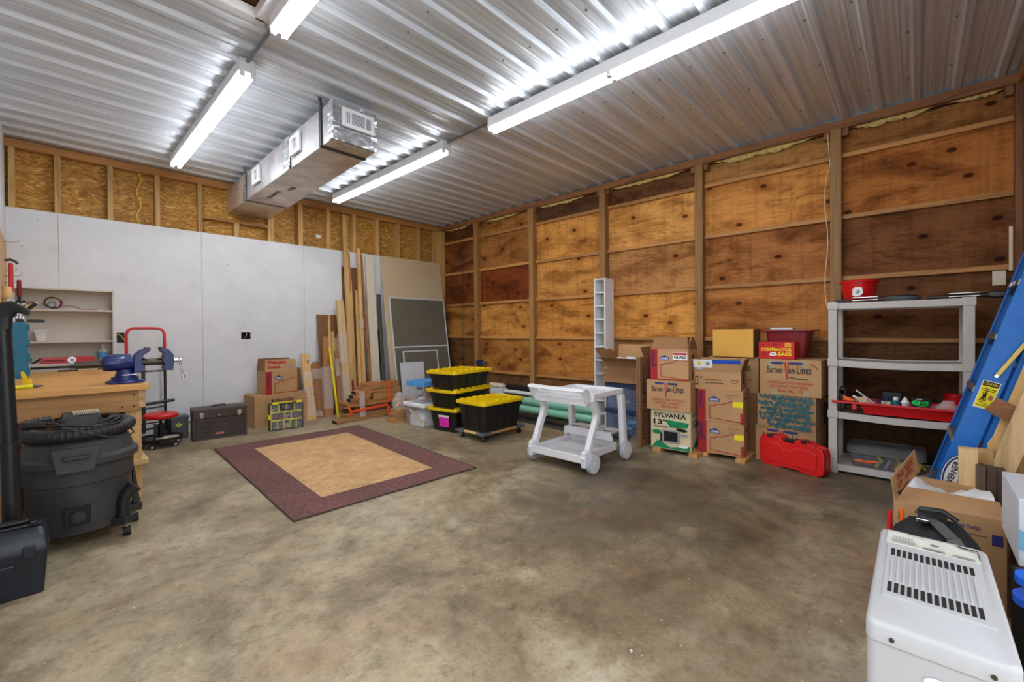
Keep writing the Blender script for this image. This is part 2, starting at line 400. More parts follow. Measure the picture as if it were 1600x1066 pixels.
# ------------------------------------------------------------------ printing on faces
_tc = {}
def text_mesh(s, bold=.0):
    k = (s, bold)
    if k not in _tc:
        cu = bpy.data.curves.new('t', 'FONT'); cu.body = s; cu.offset = bold; cu.resolution_u = 2
        ob = bpy.data.objects.new('t', cu); me = ob.to_mesh()
        vs = [(v.co.x, v.co.y) for v in me.vertices]; fs = [tuple(p.vertices) for p in me.polygons]; ob.to_mesh_clear()
        bpy.data.objects.remove(ob); bpy.data.curves.remove(cu)
        x0 = min(v[0] for v in vs); x1 = max(v[0] for v in vs); y0 = min(v[1] for v in vs); y1 = max(v[1] for v in vs)
        _tc[k] = ([((a-x0)/(x1-x0), (b-y0)/(y1-y0)) for a, b in vs], fs)
    return _tc[k]
class Print:
    """flat ink on one face: origin O, u to the right, v up, seen from the side u x v points to"""
    def __init__(s, O, u, v, e=.0012):
        s.O = Vector(O); s.u = Vector(u).normalized(); s.v = Vector(v).normalized(); s.n = s.u.cross(s.v); s.e = e; s.g = G(); s.mats = []; s.k = 0
    def mi(s, m):
        if m not in s.mats: s.mats.append(m)
        return s.mats.index(m)
    def pt(s, a, b, lift=0): return s.O+s.u*a+s.v*b+s.n*(s.e+lift)
    def lay(s): s.k += 1; return s.k*.0002
    def poly(s, pts, m):
        L = s.lay(); s.g.add([s.pt(a, b, L) for a, b in pts], [tuple(range(len(pts)))], s.mi(m)); return s
    def rect(s, a0, b0, a1, b1, m): return s.poly([(a0, b0), (a1, b0), (a1, b1), (a0, b1)], m)
    def line(s, pts, wd, m):
        L = s.lay()
        for (a, b), (c, d) in zip(pts, pts[1:]):
            dx, dy = c-a, d-b; ll = math.hypot(dx, dy) or 1; nx, ny = -dy/ll*wd/2, dx/ll*wd/2; ex, ey = dx/ll*wd*.3, dy/ll*wd*.3
            s.g.add([s.pt(a-ex+nx, b-ey+ny, L), s.pt(a-ex-nx, b-ey-ny, L), s.pt(c+ex-nx, d+ey-ny, L), s.pt(c+ex+nx, d+ey+ny, L)], [(0, 1, 2, 3)], s.mi(m))
        return s
    def text(s, t, a, b, w_, h, m, bold=.02, rot=False):
        """rot: reads downwards, a/b is the lower-left of the turned block, w_ its height, h its width"""
        vs, fs = text_mesh(t, bold); L = s.lay()
        if rot: P = [s.pt(a+y*h, b+w_-x*w_, L) for x, y in vs]
        else: P = [s.pt(a+x*w_, b+y*h, L) for x, y in vs]
        s.g.add(P, fs, s.mi(m)); return s
    def ell(s, a, b, ra, rb, m, n=20, rot=0):
        c, q = math.cos(rot), math.sin(rot)
        return s.poly([(a+ra*math.cos(2*PI*i/n)*c-rb*math.sin(2*PI*i/n)*q, b+ra*math.cos(2*PI*i/n)*q+rb*math.sin(2*PI*i/n)*c) for i in range(n)], m)
    def scribble(s, a, b, w_, h, m, n=7, wd=.002):
        return s.line([(a+w_*i/n, b+h*random.random()) for i in range(n+1)], wd, m)
    def done(s, parent, name='lettering', label=None):
        return s.g.build(name, s.mats, parent, label=label)

# ------------------------------------------------------------------ THE ROOM
XL, XR, YB, YF, ZC = -.25, 5.06, 6.45, -.65, 3.125
structure(G().box(-3.5, 6.2, -4.0, 6.7, -.12, 0).build('floor', 'concrete'))

def ceiling():
    g = G(); prof = []
    y = YB+.09; k = 0
    ys = [0.228+.2335*i for i in range(-4, 28)]
    pts = [(-.72, ZC)]
    for c in ys:
        if c < -.65 or c > YB+.03: continue
        for dy, dz in ((-.036, 0), (-.018, -.026), (.018, -.026), (.036, 0)): pts.append((c+dy, ZC+dz))
        for q in (.085, .15):
            if c+q+.012 < YB+.06:
                for dy, dz in ((-.012, 0), (0, -.0035), (.012, 0)): pts.append((c+q+dy, ZC+dz))
    pts.append((YB+.1, ZC))
    hx0, hx1, hy0, hy1 = .30, .90, 2.06, 2.92
    for (a, za), (b, zb) in zip(pts, pts[1:]):
        if b > a+1e-6:
            m = (a+b)/2
            spans = [(XL-.02, hx0), (hx1, XR+.02)] if hy0 < m < hy1 else [(XL-.02, XR+.02)]
            for x0, x1 in spans: g.add([(x0, a, za), (x1, a, za), (x1, b, zb), (x0, b, zb)], [(0, 1, 2, 3)])
    ce = structure(g.build('ceiling', 'galvanised_ceiling'))
    G().box(XL-.05, XR+.05, YF-.1, YB+.15, ZC+.14, ZC+.17).build('roof_deck', 'void_dark', ce)
    # attic hatch: trimmed opening with plywood lid above
    t = G()
    for a in ((hx0-.04, hx1+.04, hy1-.02, hy1+.05), (hx0-.04, hx1+.04, hy0-.05, hy0+.02), (hx0-.05, hx0+.02, hy0, hy1), (hx1-.02, hx1+.05, hy0, hy1)):
        t.box(*a, ZC-.03, ZC+.03)
    t.build('hatch_frame', 'fixture_white', ce, bev=.003)
    G().box(hx0-.02, hx1+.02, hy0-.02, hy1+.02, ZC+.06, ZC+.09).build('hatch_panel', 'hatch_wood', ce)
    G().box(hx0+.1, hx0+.14, hy0, hy1, ZC+.02, ZC+.06).box(hx0, hx1, hy0+.5, hy0+.54, ZC+.02, ZC+.06).build('hatch_batten', 'pine_x', ce)
    # roofing screws
    sc_ = G()
    for c in ys:
        if c < -.4 or c > 6.3: continue
        for x in (.35, 1.6, 2.25, 3.25, 3.85, 4.55):
            xx = x+random.uniform(-.02, .02); yy = c+.05+random.uniform(-.004, .004)
            if hx0-.1 < xx < hx1+.1 and hy0-.1 < yy < hy1+.1: continue
            sc_.cyl((xx, yy, ZC), (xx, yy, ZC-.006), .007, n=8)
    o = sc_.build('screw_heads', 'galv', ce); o['kind'] = 'stuff'
ceiling()

def wall_back():
    g = G()
    for a in ((XL-.1, XR+.1, 1.68, ZC+.02), (XL-.1, XR+.1, 0, .79), (.53, XR+.1, .79, 1.68)): g.box(a[0], a[1], YB+.09, YB+.11, a[2], a[3])
    wb = structure(g.build('wall_back', 'osb'))
    G().box(XL, XR, YB-.001, YB+.09, 3.03, 3.115).build('top_plate', 'plate_wood', wb)
    xs = [(-.205, .045), (.105, .045), (.505, .045), (.909, .045), (1.319, .045), (2.12, .07), (2.51, .06), (2.91, .06), (3.325, .06), (3.73, .06), (4.12, .06), (4.53, .06), (4.95, .15)]
    for x, w_ in xs:
        G().box(x-w_/2, x+w_/2, YB, YB+.09, 1.9 if x < 2 else 0, 3.03).build('stud', 'stud_wood', wb, bev=.002)
    G().box(1.71-.03, 1.71+.03, YB, YB+.09, 0, 2.62).build('cripple_stud', 'stud_wood', wb)
    G().box(1.345, 2.09, YB, YB+.09, 2.62, 2.66).build('header', 'plate_wood', wb)
    G().box(1.345, 2.09, YB+.07, YB+.088, 2.66, 3.03).build('duct_backing', 'osb', wb)
    # 4 ft white sheets, top at 8 ft
    zt = 2.44; y0, y1 = YB-.012, YB
    rx0, rx1, rz0, rz1 = -.21, .517, .80, 1.665
    def sheet(x0, x1, hole=None):
        g = G(); x0 += .0015; x1 -= .0015
        if hole:
            a, b, c, d = hole
            if a > x0: g.box(x0, a, y0, y1, 0, zt)
            if b < x1: g.box(b, x1, y0, y1, 0, zt)
            g.box(max(x0, a), min(x1, b), y0, y1, d, zt); g.box(max(x0, a), min(x1, b), y0, y1, 0, c)
        else: g.box(x0, x1, y0, y1, 0, zt)
        g.build('white_panel', 'white_sheet', wb)
    sheet(XL, .105, (rx0, 1, rz0, rz1)); sheet(.105, 1.325, (-1, rx1, rz0, rz1))
    g = G(); y0_, y1_ = y0, y1     # sheet with the square outlet hole
    for a in ((1.3265, 1.742, 0, zt), (1.852, 2.5435, 0, zt), (1.742, 1.852, 0, 1.112), (1.742, 1.852, 1.205, zt)): g.box(a[0], a[1], y0, y1, a[2], a[3])
    g.build('white_panel', 'white_sheet', wb)
    sheet(2.545, 3.765); sheet(3.765, 4.87)
    ob = G(); ob.box(1.742, 1.852, YB+.05, YB+.06, 1.112, 1.205); ob.tube([(1.79, YB+.045, 1.12), (1.80, YB-.01, 1.15), (1.815, YB+.02, 1.19)], .003, 6, 1)
    ob.build('outlet_hole', ['void_dark', 'cord_white'], wb)
    ob = G(); ob.box(.538, .60, YB-.016, YB-.011, 1.10, 1.212); ob.build('switch_box', 'navy_ink', wb)
    G().tube([(.545, YB-.02, 1.19), (.57, YB-.035, 1.18), (.595, YB-.02, 1.13)], .006, 6).build('yellow_wire', 'cord_yellow', wb)
    G().tube([(.745+.02*math.sin(i*.9), YB+.03, 3.02-.04*i) for i in range(16)], .006, 6).build('cable', 'cord_yellow', wb)
    G().box(2.76, 2.83, YB+.075, YB+.085, 2.60, 2.65).build('paper_tag', 'white_ink', wb)
wall_back()

# built-in shelf recessed in the white wall
sh = thing('recessed_shelf', 'shallow white shelf unit set into the white wall above the workbench', 'shelf', (.153, 6.44, .81))
g = G(); g.box(-.363, .364, .17, .18, 0, .855); g.box(-.363, -.35, 0, .17, 0, .855); g.box(.351, .364, -.01, .17, 0, .855); g.box(-.363, .364, -.01, .17, .842, .857)
g.build('frame', 'cabinet_white', sh, bev=.001)
G().box(-.35, .351, -.012, .17, .0, .035).box(-.35, .351, -.004, .17, .06, .088).build('bottom_ledge', 'cabinet_white', sh, bev=.001)
for z in (.30, .625): G().box(-.35, .351, 0, .17, z, z+.02).build('shelf_board', 'cabinet_white', sh, bev=.001)

def wall_right():
    tones = [  # per bay (far to near), rows top to bottom; stained wood with lighting baked into colour
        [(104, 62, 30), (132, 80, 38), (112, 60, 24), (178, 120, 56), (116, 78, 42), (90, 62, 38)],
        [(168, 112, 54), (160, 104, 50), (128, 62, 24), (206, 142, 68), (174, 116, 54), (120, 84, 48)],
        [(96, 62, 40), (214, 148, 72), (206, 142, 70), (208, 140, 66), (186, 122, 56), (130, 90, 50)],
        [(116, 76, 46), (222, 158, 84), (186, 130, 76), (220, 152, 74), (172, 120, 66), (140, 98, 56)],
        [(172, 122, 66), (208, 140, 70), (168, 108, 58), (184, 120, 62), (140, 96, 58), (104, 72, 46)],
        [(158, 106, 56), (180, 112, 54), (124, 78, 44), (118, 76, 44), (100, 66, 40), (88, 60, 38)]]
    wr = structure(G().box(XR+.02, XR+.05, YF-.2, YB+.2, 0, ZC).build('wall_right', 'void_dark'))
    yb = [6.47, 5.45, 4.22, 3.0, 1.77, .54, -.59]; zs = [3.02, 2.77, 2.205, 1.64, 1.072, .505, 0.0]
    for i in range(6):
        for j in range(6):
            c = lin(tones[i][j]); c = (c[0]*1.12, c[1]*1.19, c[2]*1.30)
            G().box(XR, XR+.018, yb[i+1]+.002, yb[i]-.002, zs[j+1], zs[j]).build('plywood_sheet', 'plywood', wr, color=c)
    for i in range(6):
        ya, yc = yb[i]-.045, yb[i+1]+.045
        for j, z in enumerate(zs[1:-1]):
            dz = random.uniform(-.004, .004)
            G().hexa([(XR-.04, yc, z+dz), (XR, yc, z+dz), (XR, ya, z), (XR-.04, ya, z), (XR-.04, yc, z+.04+dz), (XR, yc, z+.04+dz), (XR, ya, z+.04), (XR-.04, ya, z+.04)]).build('rail', 'rail_wood', wr, bev=.002)
    for k, y in enumerate(yb):
        if k == 0: G().box(XR-.085, XR, y-.09, y-.02, 0, 3.03).build('post', 'stud_wood', wr, bev=.002); continue
        o = G().box(XR-.095, XR, y-.043, y+.043, 0, 3.03).build('post', 'post_wood' if k < 6 else 'dark_post_wood', wr, bev=.003)
    for k in range(6):   # short blocks under the plate beside each post
        y = yb[k+1]
        for s_ in (-1, 1): G().box(XR-.07, XR, y+s_*.07-.022, y+s_*.07+.022, 2.96, 3.03).build('blocking', 'plate_wood_y', wr)
    G().box(XR-.085, XR, YF, YB, 3.028, 3.112).build('top_plate', 'plate_wood_y', wr, bev=.003)
    G().box(XR-.088, XR-.083, YF, YB, 3.105, 3.122).build('ceiling_trim', 'galv', wr)
    # tufts of yellow insulation hanging under the plate
    for (a, b, zz) in ((6.3, 5.65, 0.022), (5.3, 4.5, 0.025), (4.1, 3.3, 0.028), (2.9, 1.95, 0.031), (1.62, .72, 0.037), (.42, -.1, 0.034), (-.2, -.5, 0.019)):
        n = 22; rings = []
        for i in range(n+1):
            y = a+(b-a)*i/n; r = zz*(.45+.55*random.random())*min(1, 4*(i+.4)/n, 4*(n-i+.4)/n)
            cz = 3.028-r*.6
            rings.append([(XR-.035+r*.6*math.cos(q)*random.uniform(.85, 1.15), y, cz+r*math.sin(q)*random.uniform(.8, 1.2)) for q in [2*PI*k/10 for k in range(10)]])
        G().loft(rings).build('insulation', 'insulation', wr, smooth=True)
    # thin wires
    G().tube([(XR-.1, .60, 3.0), (XR-.1, .58, 2.7)]+[(XR-.1, .61+.012*math.sin(i*.8), 2.6-.1*i) for i in range(13)], .0035, 6).build('cable', 'cord_white', wr)
    G().tube([(XR-.045, 5.84+.015*math.sin(i*.7), 2.95-.13*i) for i in range(19)], .004, 6).build('cable', 'wire_dark', wr)
    G().box(XR-.16, XR-.1, 5.27, 5.38, .63, .71).box(XR-.14, XR-.1, 5.18, 5.27, .64, .69, 1).build('junction_box', ['blue_vise', 'galv'], wr, bev=.004)
wall_right()

def walls_rest():
    wl = structure(G().box(XL-.08, XL, 1.5, YB+.1, 0, ZC).build('wall_left', 'white_sheet'))
    G().box(XL, XL+.006, 3.2, YB-.02, .9, 2.08).build('pegboard', 'beige_wall', wl)
    wf = structure(G().box(1.9, XR+.1, YF-.06, YF, 0, ZC).build('wall_front', 'dark_post_wood'))
    G().box(1.9, XR, YF, YF+.09, 3.02, 3.11).build('top_plate', 'plate_wood', wf)
    G().box(4.86, XR-.1, YF, YF+.07, 0, 3.02).build('stud', 'dark_post_wood', wf)
walls_rest()

# ------------------------------------------------------------------ CEILING THINGS
def fixture(x, y0, label):
    t = thing('strip_light', label, 'ceiling light', (x, y0, ZC-.022), 0, 'eight foot strip lights')
    L = 2.44
    prof = [(-.045, 0), (-.052, -.086), (-.047, -.091), (.047, -.091), (.052, -.086), (.045, 0)]
    G().prism(prof, 'y', 0, L).build('housing', 'fixture_white', t)
    for e in (0, L/2, L):
        for s in (-1, 1):
            yy0, yy1 = (e, e+.02) if e == 0 else ((e-.02, e) if e == L else (e-.018, e+.018))
            G().box(s*.032-.016, s*.032+.016, yy0, yy1, -.122, -.09).build('lamp_holder', 'white_plastic', t, bev=.004)
    for k in (0, 1):
        for s in (-1, 1):
            G().cyl((s*.030, .022+k*L/2, -.104), (s*.030, L/2-.022+k*L/2, -.104), .0165, n=12).build('tube', 'lamp', t, smooth=True, label='glowing white fluorescent tube')
    return t
fixture(.98, 3.40, 'strip light between the duct and the left wall, its far end near the back wall')
fixture(.98, .38, 'strip light beside the attic hatch, cut off by the top edge')
fixture(2.76, 3.44, 'strip light to the right of the duct, its far end near the back wall')
fixture(2.76, .36, 'longest-looking strip light, nearest the plywood wall and running off the top')
for x, lb in ((.98, 'thin grey conduit joining the two strip lights left of the duct'), (2.76, 'thin grey conduit joining the two strip lights right of the duct')):
    tag(G().cyl((x, 2.80, ZC-.038), (x, 3.42, ZC-.038), .011, n=10).build('conduit', 'galv', smooth=True), lb, 'conduit')

def duct():
    t = thing('air_duct', 'square foil-wrapped air duct hanging from the metal ceiling and running to the back wall', 'duct', (1.75, 3.37, 2.73))
    # trunk (local): end face at y=0, far end in the back wall
    def sec(y):
        k = y/3.15
        xa = -.183+k*.05; xb = .19+k*.16
        return [(xa, y, .004), (xb, y, .004), (xb, y, .31), (xa, y, .31)]
    g = G(); ys = [0, .02, .4, .62, 1.2, 1.24, 1.8, 2.4, 2.55, 3.15]
    for a, b in zip(ys, ys[1:]):
        A, B = sec(a), sec(b)
        for k in range(4):
            m = 1 if k == 0 else 0
            if b > 2.5: m = 1
            g.add([A[k], A[(k+1) % 4], B[(k+1) % 4], B[k]], [(3, 2, 1, 0)], m)
    g.add(sec(0), [(3, 2, 1, 0)], 2)
    g.build('duct_body', ['foil_wrap', 'foil_brown', 'foil'], t)
    # crumpled foil tape around the mouth
    def strip(p0, p1, wd, nrm, n=26):
        g = G()
        p0 = Vector(p0); p1 = Vector(p1); d = p1-p0; nv = Vector(nrm); s = d.cross(nv).normalized()*wd/2; vs = []
        for i in range(n+1):
            for q in (-1, 0, 1): vs.append(p0+d*i/n+s*q+nv*random.uniform(.001, .010))
        g.add(vs, [(i*3+k, i*3+k+1, i*3+k+4, i*3+k+3) for i in range(n) for k in (0, 1)])
        g.build('foil_tape', 'foil', t, smooth=True)
    for a, b in (((-.18, 0, .285), (.19, 0, .285)), ((-.18, 0, .03), (.19, 0, .03)), ((-.155, 0, .01), (-.155, 0, .30)), ((.165, 0, .01), (.165, 0, .30))): strip(a, b, .06, (0, -1, 0))
    strip((-.184, .03, .005), (-.184, .03, .305), .09, (-1, 0, 0)); strip((-.17, .03, .002), (.18, .03, .002), .06, (0, 0, -1))
    strip((-.175, .98, .0), (-.17, .98, .305), .16, (-1, 0, 0)); strip((-.165, 2.3, .0), (-.16, 2.3, .305), .08, (-1, 0, 0))
    def register(O, u, v, w_, h, nb):
        O = Vector(O); u = Vector(u); v = Vector(v); n = u.cross(v)
        g = G()
        def bx(a0, a1, b0, b1, c0, c1, m=0):
            P = lambda a, b, c: O+u*a+v*b+n*c
            g.hexa([P(a0, b0, c0), P(a1, b0, c0), P(a1, b1, c0), P(a0, b1, c0), P(a0, b0, c1), P(a1, b0, c1), P(a1, b1, c1), P(a0, b1, c1)], m)
        f = .2*h
        bx(0, w_, 0, h, .011, .013, 1)
        bx(0, w_, 0, f, .0, .02); bx(0, w_, h-f, h, 0, .02); bx(0, f, f, h-f, 0, .02); bx(w_-f, w_, f, h-f, 0, .02)
        iw, ih = w_-2*f, h-2*f
        for i in range(nb): bx(f+iw*.24, f+iw*.76, f+ih*(i+.0)/nb, f+ih*(i+.45)/nb, .011, .017)
        for s in (0, 1):
            for i in range(3):
                a = f+iw*(.02+.07*i) if s == 0 else f+iw*(.80+.07*i)
                bx(a, a+iw*.03, f, f+ih, .011, .017)
        bx(f+iw*.20, f+iw*.24, f, h-f, .011, .018); bx(f+iw*.76, f+iw*.80, f, h-f, .011, .018)
        g.build('register', ['white_plastic', 'black_plastic'], t)
    register((-.12, -.008, .12), (1, 0, 0), (0, 0, 1), .28, .15, 8)
    register((-.178, .86, .09), (0, -1, 0), (0, 0, 1), .22, .17, 6)
    register((-.162, 1.98, .09), (0, -1, 0), (0, 0, 1), .22, .17, 6)
    for y, m in ((.20, 'wire_dark'), (2.02+.28, 'galv')):
        k = y/3.15; xa = -.186+k*.05; xb = .193+k*.16
        g = G(); g.box(xa-.004, xb+.004, y, y+.04, -.003, .001); g.box(xa-.010, xa, y, y+.04, 0, .31); g.box(xb, xb+.004, y, y+.03, 0, .31)
        g.bar((xa-.002, y+.015, .31), (xa-.03, y-.03, .392), .014, .04, (1, 0, 0)); g.bar((xb+.002, y+.015, .31), (xb+.03, y-.03, .392), .004, .03, (1, 0, 0))
        g.box(xa-.05, xa-.01, y-.05, y-.01, .388, .394)
        g.build('hanging_strap', m, t, label='black strap' if y < 1 else 'metal strap')
    P = Print((-.12, 1.45, .004), (0, -1, 0), (1, 0, 0), -.003); P.n = Vector((0, 0, -1)); P.e = .003
    P.u = Vector((0, 1, 0)); P.v = Vector((1, 0, 0))
    for a in (('R6.0', 0, .16, .14, .05, 'black_ink'), ('SILVAFLEX', .24, .10, .36, .045, 'black_ink')):
        Q = Print(P.O, P.u, P.v, .003); Q.n = P.n; Q.text(*a); Q.done(t)
duct()

# ------------------------------------------------------------------ LEFT SIDE
def workbench():
    t = thing('workbench', 'long butcher-block workbench with pine legs along the left wall', 'workbench', (.13, 5.1, 0))
    G().box(-.375, .385, -1.02, 1.03, .795, .838).build('bench_top', 'bench_wood', t, bev=.004)
    for x in (-.34, .30):
        for y in (-.90, .85):
            G().box(x-.045, x+.045, y-.045, y+.045, 0, .795).build('leg', 'pine_z', t, bev=.003)
    G().box(-.375, .325, -.985, -.945, .645, .795).build('end_apron', 'pine_x', t, bev=.003)
    G().box(.345-.02, .365, -.985, .9, .665, .795).build('side_apron', 'pine_y', t, bev=.003)
    G().box(-.37, .38, -.985, .9, .25, .285).build('lower_shelf', 'pine_y', t, bev=.003)
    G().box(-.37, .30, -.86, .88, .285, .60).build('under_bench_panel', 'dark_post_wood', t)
    for x, z in ((.24, .68), (.30, .68), (.30, .76)): G().cyl((x, -.988, z), (x, -.985, z), .006, n=8).build('screw', 'black_ink', t)
    return t
workbench()

def vise():
    t = thing('bench_vise', 'blue bench vise with steel jaws bolted to the corner of the workbench', 'vise', (.40, 4.28, .838))
    g = G(); g.lathe([(.105, 0), (.11, .008), (.1, .02), (.078, .026), (.078, .045), (.06, .05), (.05, .075), (.045, .1)], 0, 0, 32)
    for a in (0, 90, 180, 270):
        q = math.radians(a+45); g.cyl((.1*math.cos(q), .1*math.sin(q), 0), (.1*math.cos(q), .1*math.sin(q), .014), .026, n=14)
    g.build('swivel_base', 'blue_vise', t, smooth=True, bev=.002)
    G().cyl((-.02, -.055, .06), (.06, -.055, .062), .005, n=10).build('lock_handle', 'chrome', t, smooth=True)
    g = G(); g.lathe_x = None
    rings = [[(x, r*1.05*math.cos(a), .148+r*math.sin(a)) for a in [2*PI*k/20 for k in range(20)]] for x, r in ((-.125, .03), (-.12, .052), (-.10, .058), (.02, .058), (.03, .052), (.045, .05))]
    g.loft(rings); g.box(-.09, .03, -.03, .03, .19, .213); g.build('vise_body', 'blue_vise', t, smooth=True, bev=.002)
    g = G(); g.prism([(.045, .07), (.11, .08), (.105, .12), (.09, .15), (.1, .2), (.135, .225), (.14, .243), (.115, .25), (.085, .238), (.05, .2), (.045, .17)], 'y', -.055, .055)
    g.build('fixed_jaw', 'blue_vise', t, bev=.004)
    g = G(); g.prism([(.275, .075), (.225, .08), (.215, .1), (.228, .12), (.21, .16), (.225, .205), (.205, .225), (.2, .243), (.225, .25), (.25, .24), (.28, .2), (.285, .15)], 'y', -.055, .055)
    g.build('moving_jaw', 'blue_vise', t, bev=.004)
    for x0 in (.112, .2): G().box(x0, x0+.03, -.05, .05, .238, .258).build('jaw_plate', 'dark_steel', t, bev=.002)
    G().cyl((-.26, 0, .145), (.26, 0, .145), .026, n=20).cyl((-.285, 0, .138), (-.26, 0, .138), .014, n=12, m=1).build('slide_bar', ['dark_steel', 'black_plastic'], t, smooth=True)
    G().cyl((.28, 0, .15), (.335, 0, .15), .018, n=16).build('screw_head', 'chrome', t, smooth=True)
    G().cyl((.318, -.01, .175), (.345, -.02, .02), .007, n=10).cyl((.343, -.019, .03), (.347, -.021, .01), .011, n=10).build('vise_handle', 'chrome', t, smooth=True)
vise()

def parts_cabinet():
    t = thing('parts_cabinet', 'tall teal metal small-parts drawer cabinet standing on the workbench', 'cabinet', (-.13, 5.45, .838))
    G().box(-.115, .03, -.10, .22, 0, .46).build('body', 'teal_paint', t, bev=.004)
    for k in range(7):
        z = .02+k*.062
        G().box(.03, .042, -.095, .215, z, z+.052).build('drawer', 'clear_blue' if k % 2 else 'teal_paint', t, bev=.002)
    tag(G().box(-.10, .0, 5.44-5.45+5.44, 5.6, 1.30, 1.325).box(-.16, -.12, 5.44, 5.52, 1.30, 1.33).build('socket_set', 'black_plastic', bev=.004), 'black tool pieces lying on top of the teal drawer cabinet', 'tool')
parts_cabinet()
t = thing('tape_measure', 'yellow and black marker-like tool lying near the bench front by the black wand', 'tool', (-.06, 4.35, .838), .2)
G().cyl((-.08, 0, .013), (.0, 0, .013), .013, n=12).build('body', 'lime_wrap', t, smooth=True)
G().cyl((.0, 0, .013), (.05, .0, .013), .012, .004, n=12).build('tip', 'grey_plastic', t, smooth=True)
t = thing('yellow_clamp', 'small yellow plastic clamp standing behind the marker-like tool on the bench', 'clamp', (-.085, 4.62, .838))
G().box(-.03, .02, -.012, .012, 0, .05).prism([(-.03, .05), (.0, .05), (-.02, .1), (-.035, .1)], 'y', -.01, .01).build('body', 'tote_yellow', t, bev=.004)
tag(G().box(.08, .22, 6.02, 6.045, .838, .852).build('black_bar', 'black_plastic', bev=.003), 'flat black bar lying at the back edge of the workbench', 'tool')
tag(G().cyl((.36, 6.06, .845), (.50, 6.05, .845), .007, n=8).build('dark_rod', 'black_plastic'), 'short dark rod lying on the bench behind the vise', 'rod')

# things in the recessed shelf
t = thing('multimeter', 'yellow meter with red leads piled on it, top shelf behind the hanging tools', 'meter', (-.115, 6.49, 1.455))
G().box(-.055, .055, -.05, .05, 0, .035).build('body', 'yellow_plastic', t, bev=.01)
G().tube([(.05*math.cos(a)*(1-.02*i), .04*math.sin(a), .042+.03*abs(math.sin(a*.5+1))) for i, a in enumerate([k*.5 for k in range(20)])], .004, 6).build('lead', 'red_cable', t, smooth=True)
t = thing('test_lead_coil', 'coil of red and black test leads with a small gauge on the top recessed shelf', 'cable', (.06, 6.47, 1.455))
for m, ph in (('red_cable', 0), ('black_plastic', 1.2)):
    G().tube([((.062+.008*math.sin(a*1.7+ph))*math.cos(a), .03*math.sin(a*.9), .066+(.055+.006*math.cos(a*2.1+ph))*math.sin(a)) for a in [k*.35 for k in range(44)]], .0035, 6).build('lead', m, t, smooth=True)
G().tube([(.05, 0, .02), (.11, -.02, .04), (.16, -.01, .03), (.2, .02, .006), (.26, 0, .004), (.33, -.02, .004)], .0035, 6).build('lead', 'red_cable', t, smooth=True)
G().cyl((-.01, -.05, .045), (-.01, -.02, .045), .032, n=20).cyl((-.01, -.053, .045), (-.01, -.05, .045), .024, n=20, m=1).build('gauge', ['black_plastic', 'light_grey_plastic'], t, smooth=True)
t = thing('white_tub', 'small white tapered tub on the middle recessed shelf beside the teal cabinet', 'tub', (-.03, 6.51, 1.1305))
G().loft([[(x, y, 0) for x, y in rrect(.06, .07, .01)], [(x, y, .10) for x, y in rrect(.09, .1, .012)], [(x, y, .10) for x, y in rrect(.11, .12, .014)], [(x, y, .112) for x, y in rrect(.11, .12, .014)]]).build('body', 'white_plastic', t, smooth=True)
t = thing('spirit_level', 'long red box level lying on the lowest recessed shelf', 'level', (.19, 6.48, .8985))
G().box(-.22, .17, -.02, .02, 0, .062).build('body', 'red_paint', t, bev=.005)
G().cyl((.0, -.024, .031), (.0, .024, .031), .032, n=20).cyl((.0, -.026, .031), (.0, -.024, .031), .02, n=16, m=1).build('vial', ['chrome', 'clear_bottle'], t, smooth=True)
G().box(-.2, -.05, -.021, -.02, .02, .04).build('sticker', 'dark_red', t)
t = thing('clear_bottle', 'clear round bottle with a blue label standing in the recessed shelf', 'bottle', (.43, 6.50, .898))
G().lathe([(.034, .012), (.042, .02), (.042, .11), (.036, .13), (.016, .15), (.014, .17)], n=24).build('body', 'clear_bottle', t, smooth=True)
G().cyl((0, 0, .165), (0, 0, .185), .016, n=16).build('cap', 'white_plastic', t, smooth=True)
G().lathe([(.0425, .04), (.0425, .1)], n=24, cap0=False, cap1=False).build('bottle_label', 'blue_lid', t, smooth=True)
tag(G().box(.37, .49, 6.46, 6.56, .898, .91).build('wood_block', 'pine_x', bev=.002), 'thin wooden block under the clear bottle on the lowest recessed shelf', 'block')
t = thing('drill_parts', 'small pile of chrome and dark fittings left of the red level', 'tool', (-.12, 6.48, .8985))
for k in range(7):
    G().cyl((-.05+.022*k, -.02+.012*(k % 3), .012+.012*(k % 2)), (-.02+.022*k, .02, .014+.02*(k % 3)), .010, n=10).build('fitting', ('chrome', 'dark_steel', 'black_plastic')[k % 3], t, smooth=True)

# tools hanging on the left wall
def hook(y, z, L):
    return G().tube([(0, 0, 0), (L*.8, 0, 0), (L, 0, .012), (L*1.08, 0, .03)], .003, 6)
for k, (y, z, L, nm) in enumerate(((5.95, 2.03, .09, 'highest, empty'), (5.98, 1.77, .07, 'above the red-handled tools'), (6.02, 1.73, .10, 'just under the red-handled pliers'), (6.0, 1.67, .08, 'beside the dark red handle'), (6.05, 1.60, .08, 'level with the dark red handle'), (6.0, 1.53, .11, 'lowest, above the wrenches'))):
    o = hook(y, z, L).build('peg_hook', 'steel', loc=(XL+.006, y, z)); tag(o, 'bent steel peg hook on the left wall, '+nm, 'hook', 'peg hooks on the left wall')
t = thing('hammer', 'hammer with a bright red handle hanging head up on the left wall', 'hammer', (XL+.055, 5.75, 1.66))
G().bar((0, 0, -.09), (0, 0, .16), .03, .03).build('grip', 'red_paint', t, bev=.008)
G().tube([(-.035, 0, .18), (0, 0, .19), (.03, 0, .175), (.04, 0, .155)], .011, 8).build('head', 'dark_steel', t, smooth=True)
t = thing('screwdriver', 'screwdriver with a dark red and black handle hanging beside the hammer', 'screwdriver', (XL+.10, 5.8, 1.52))
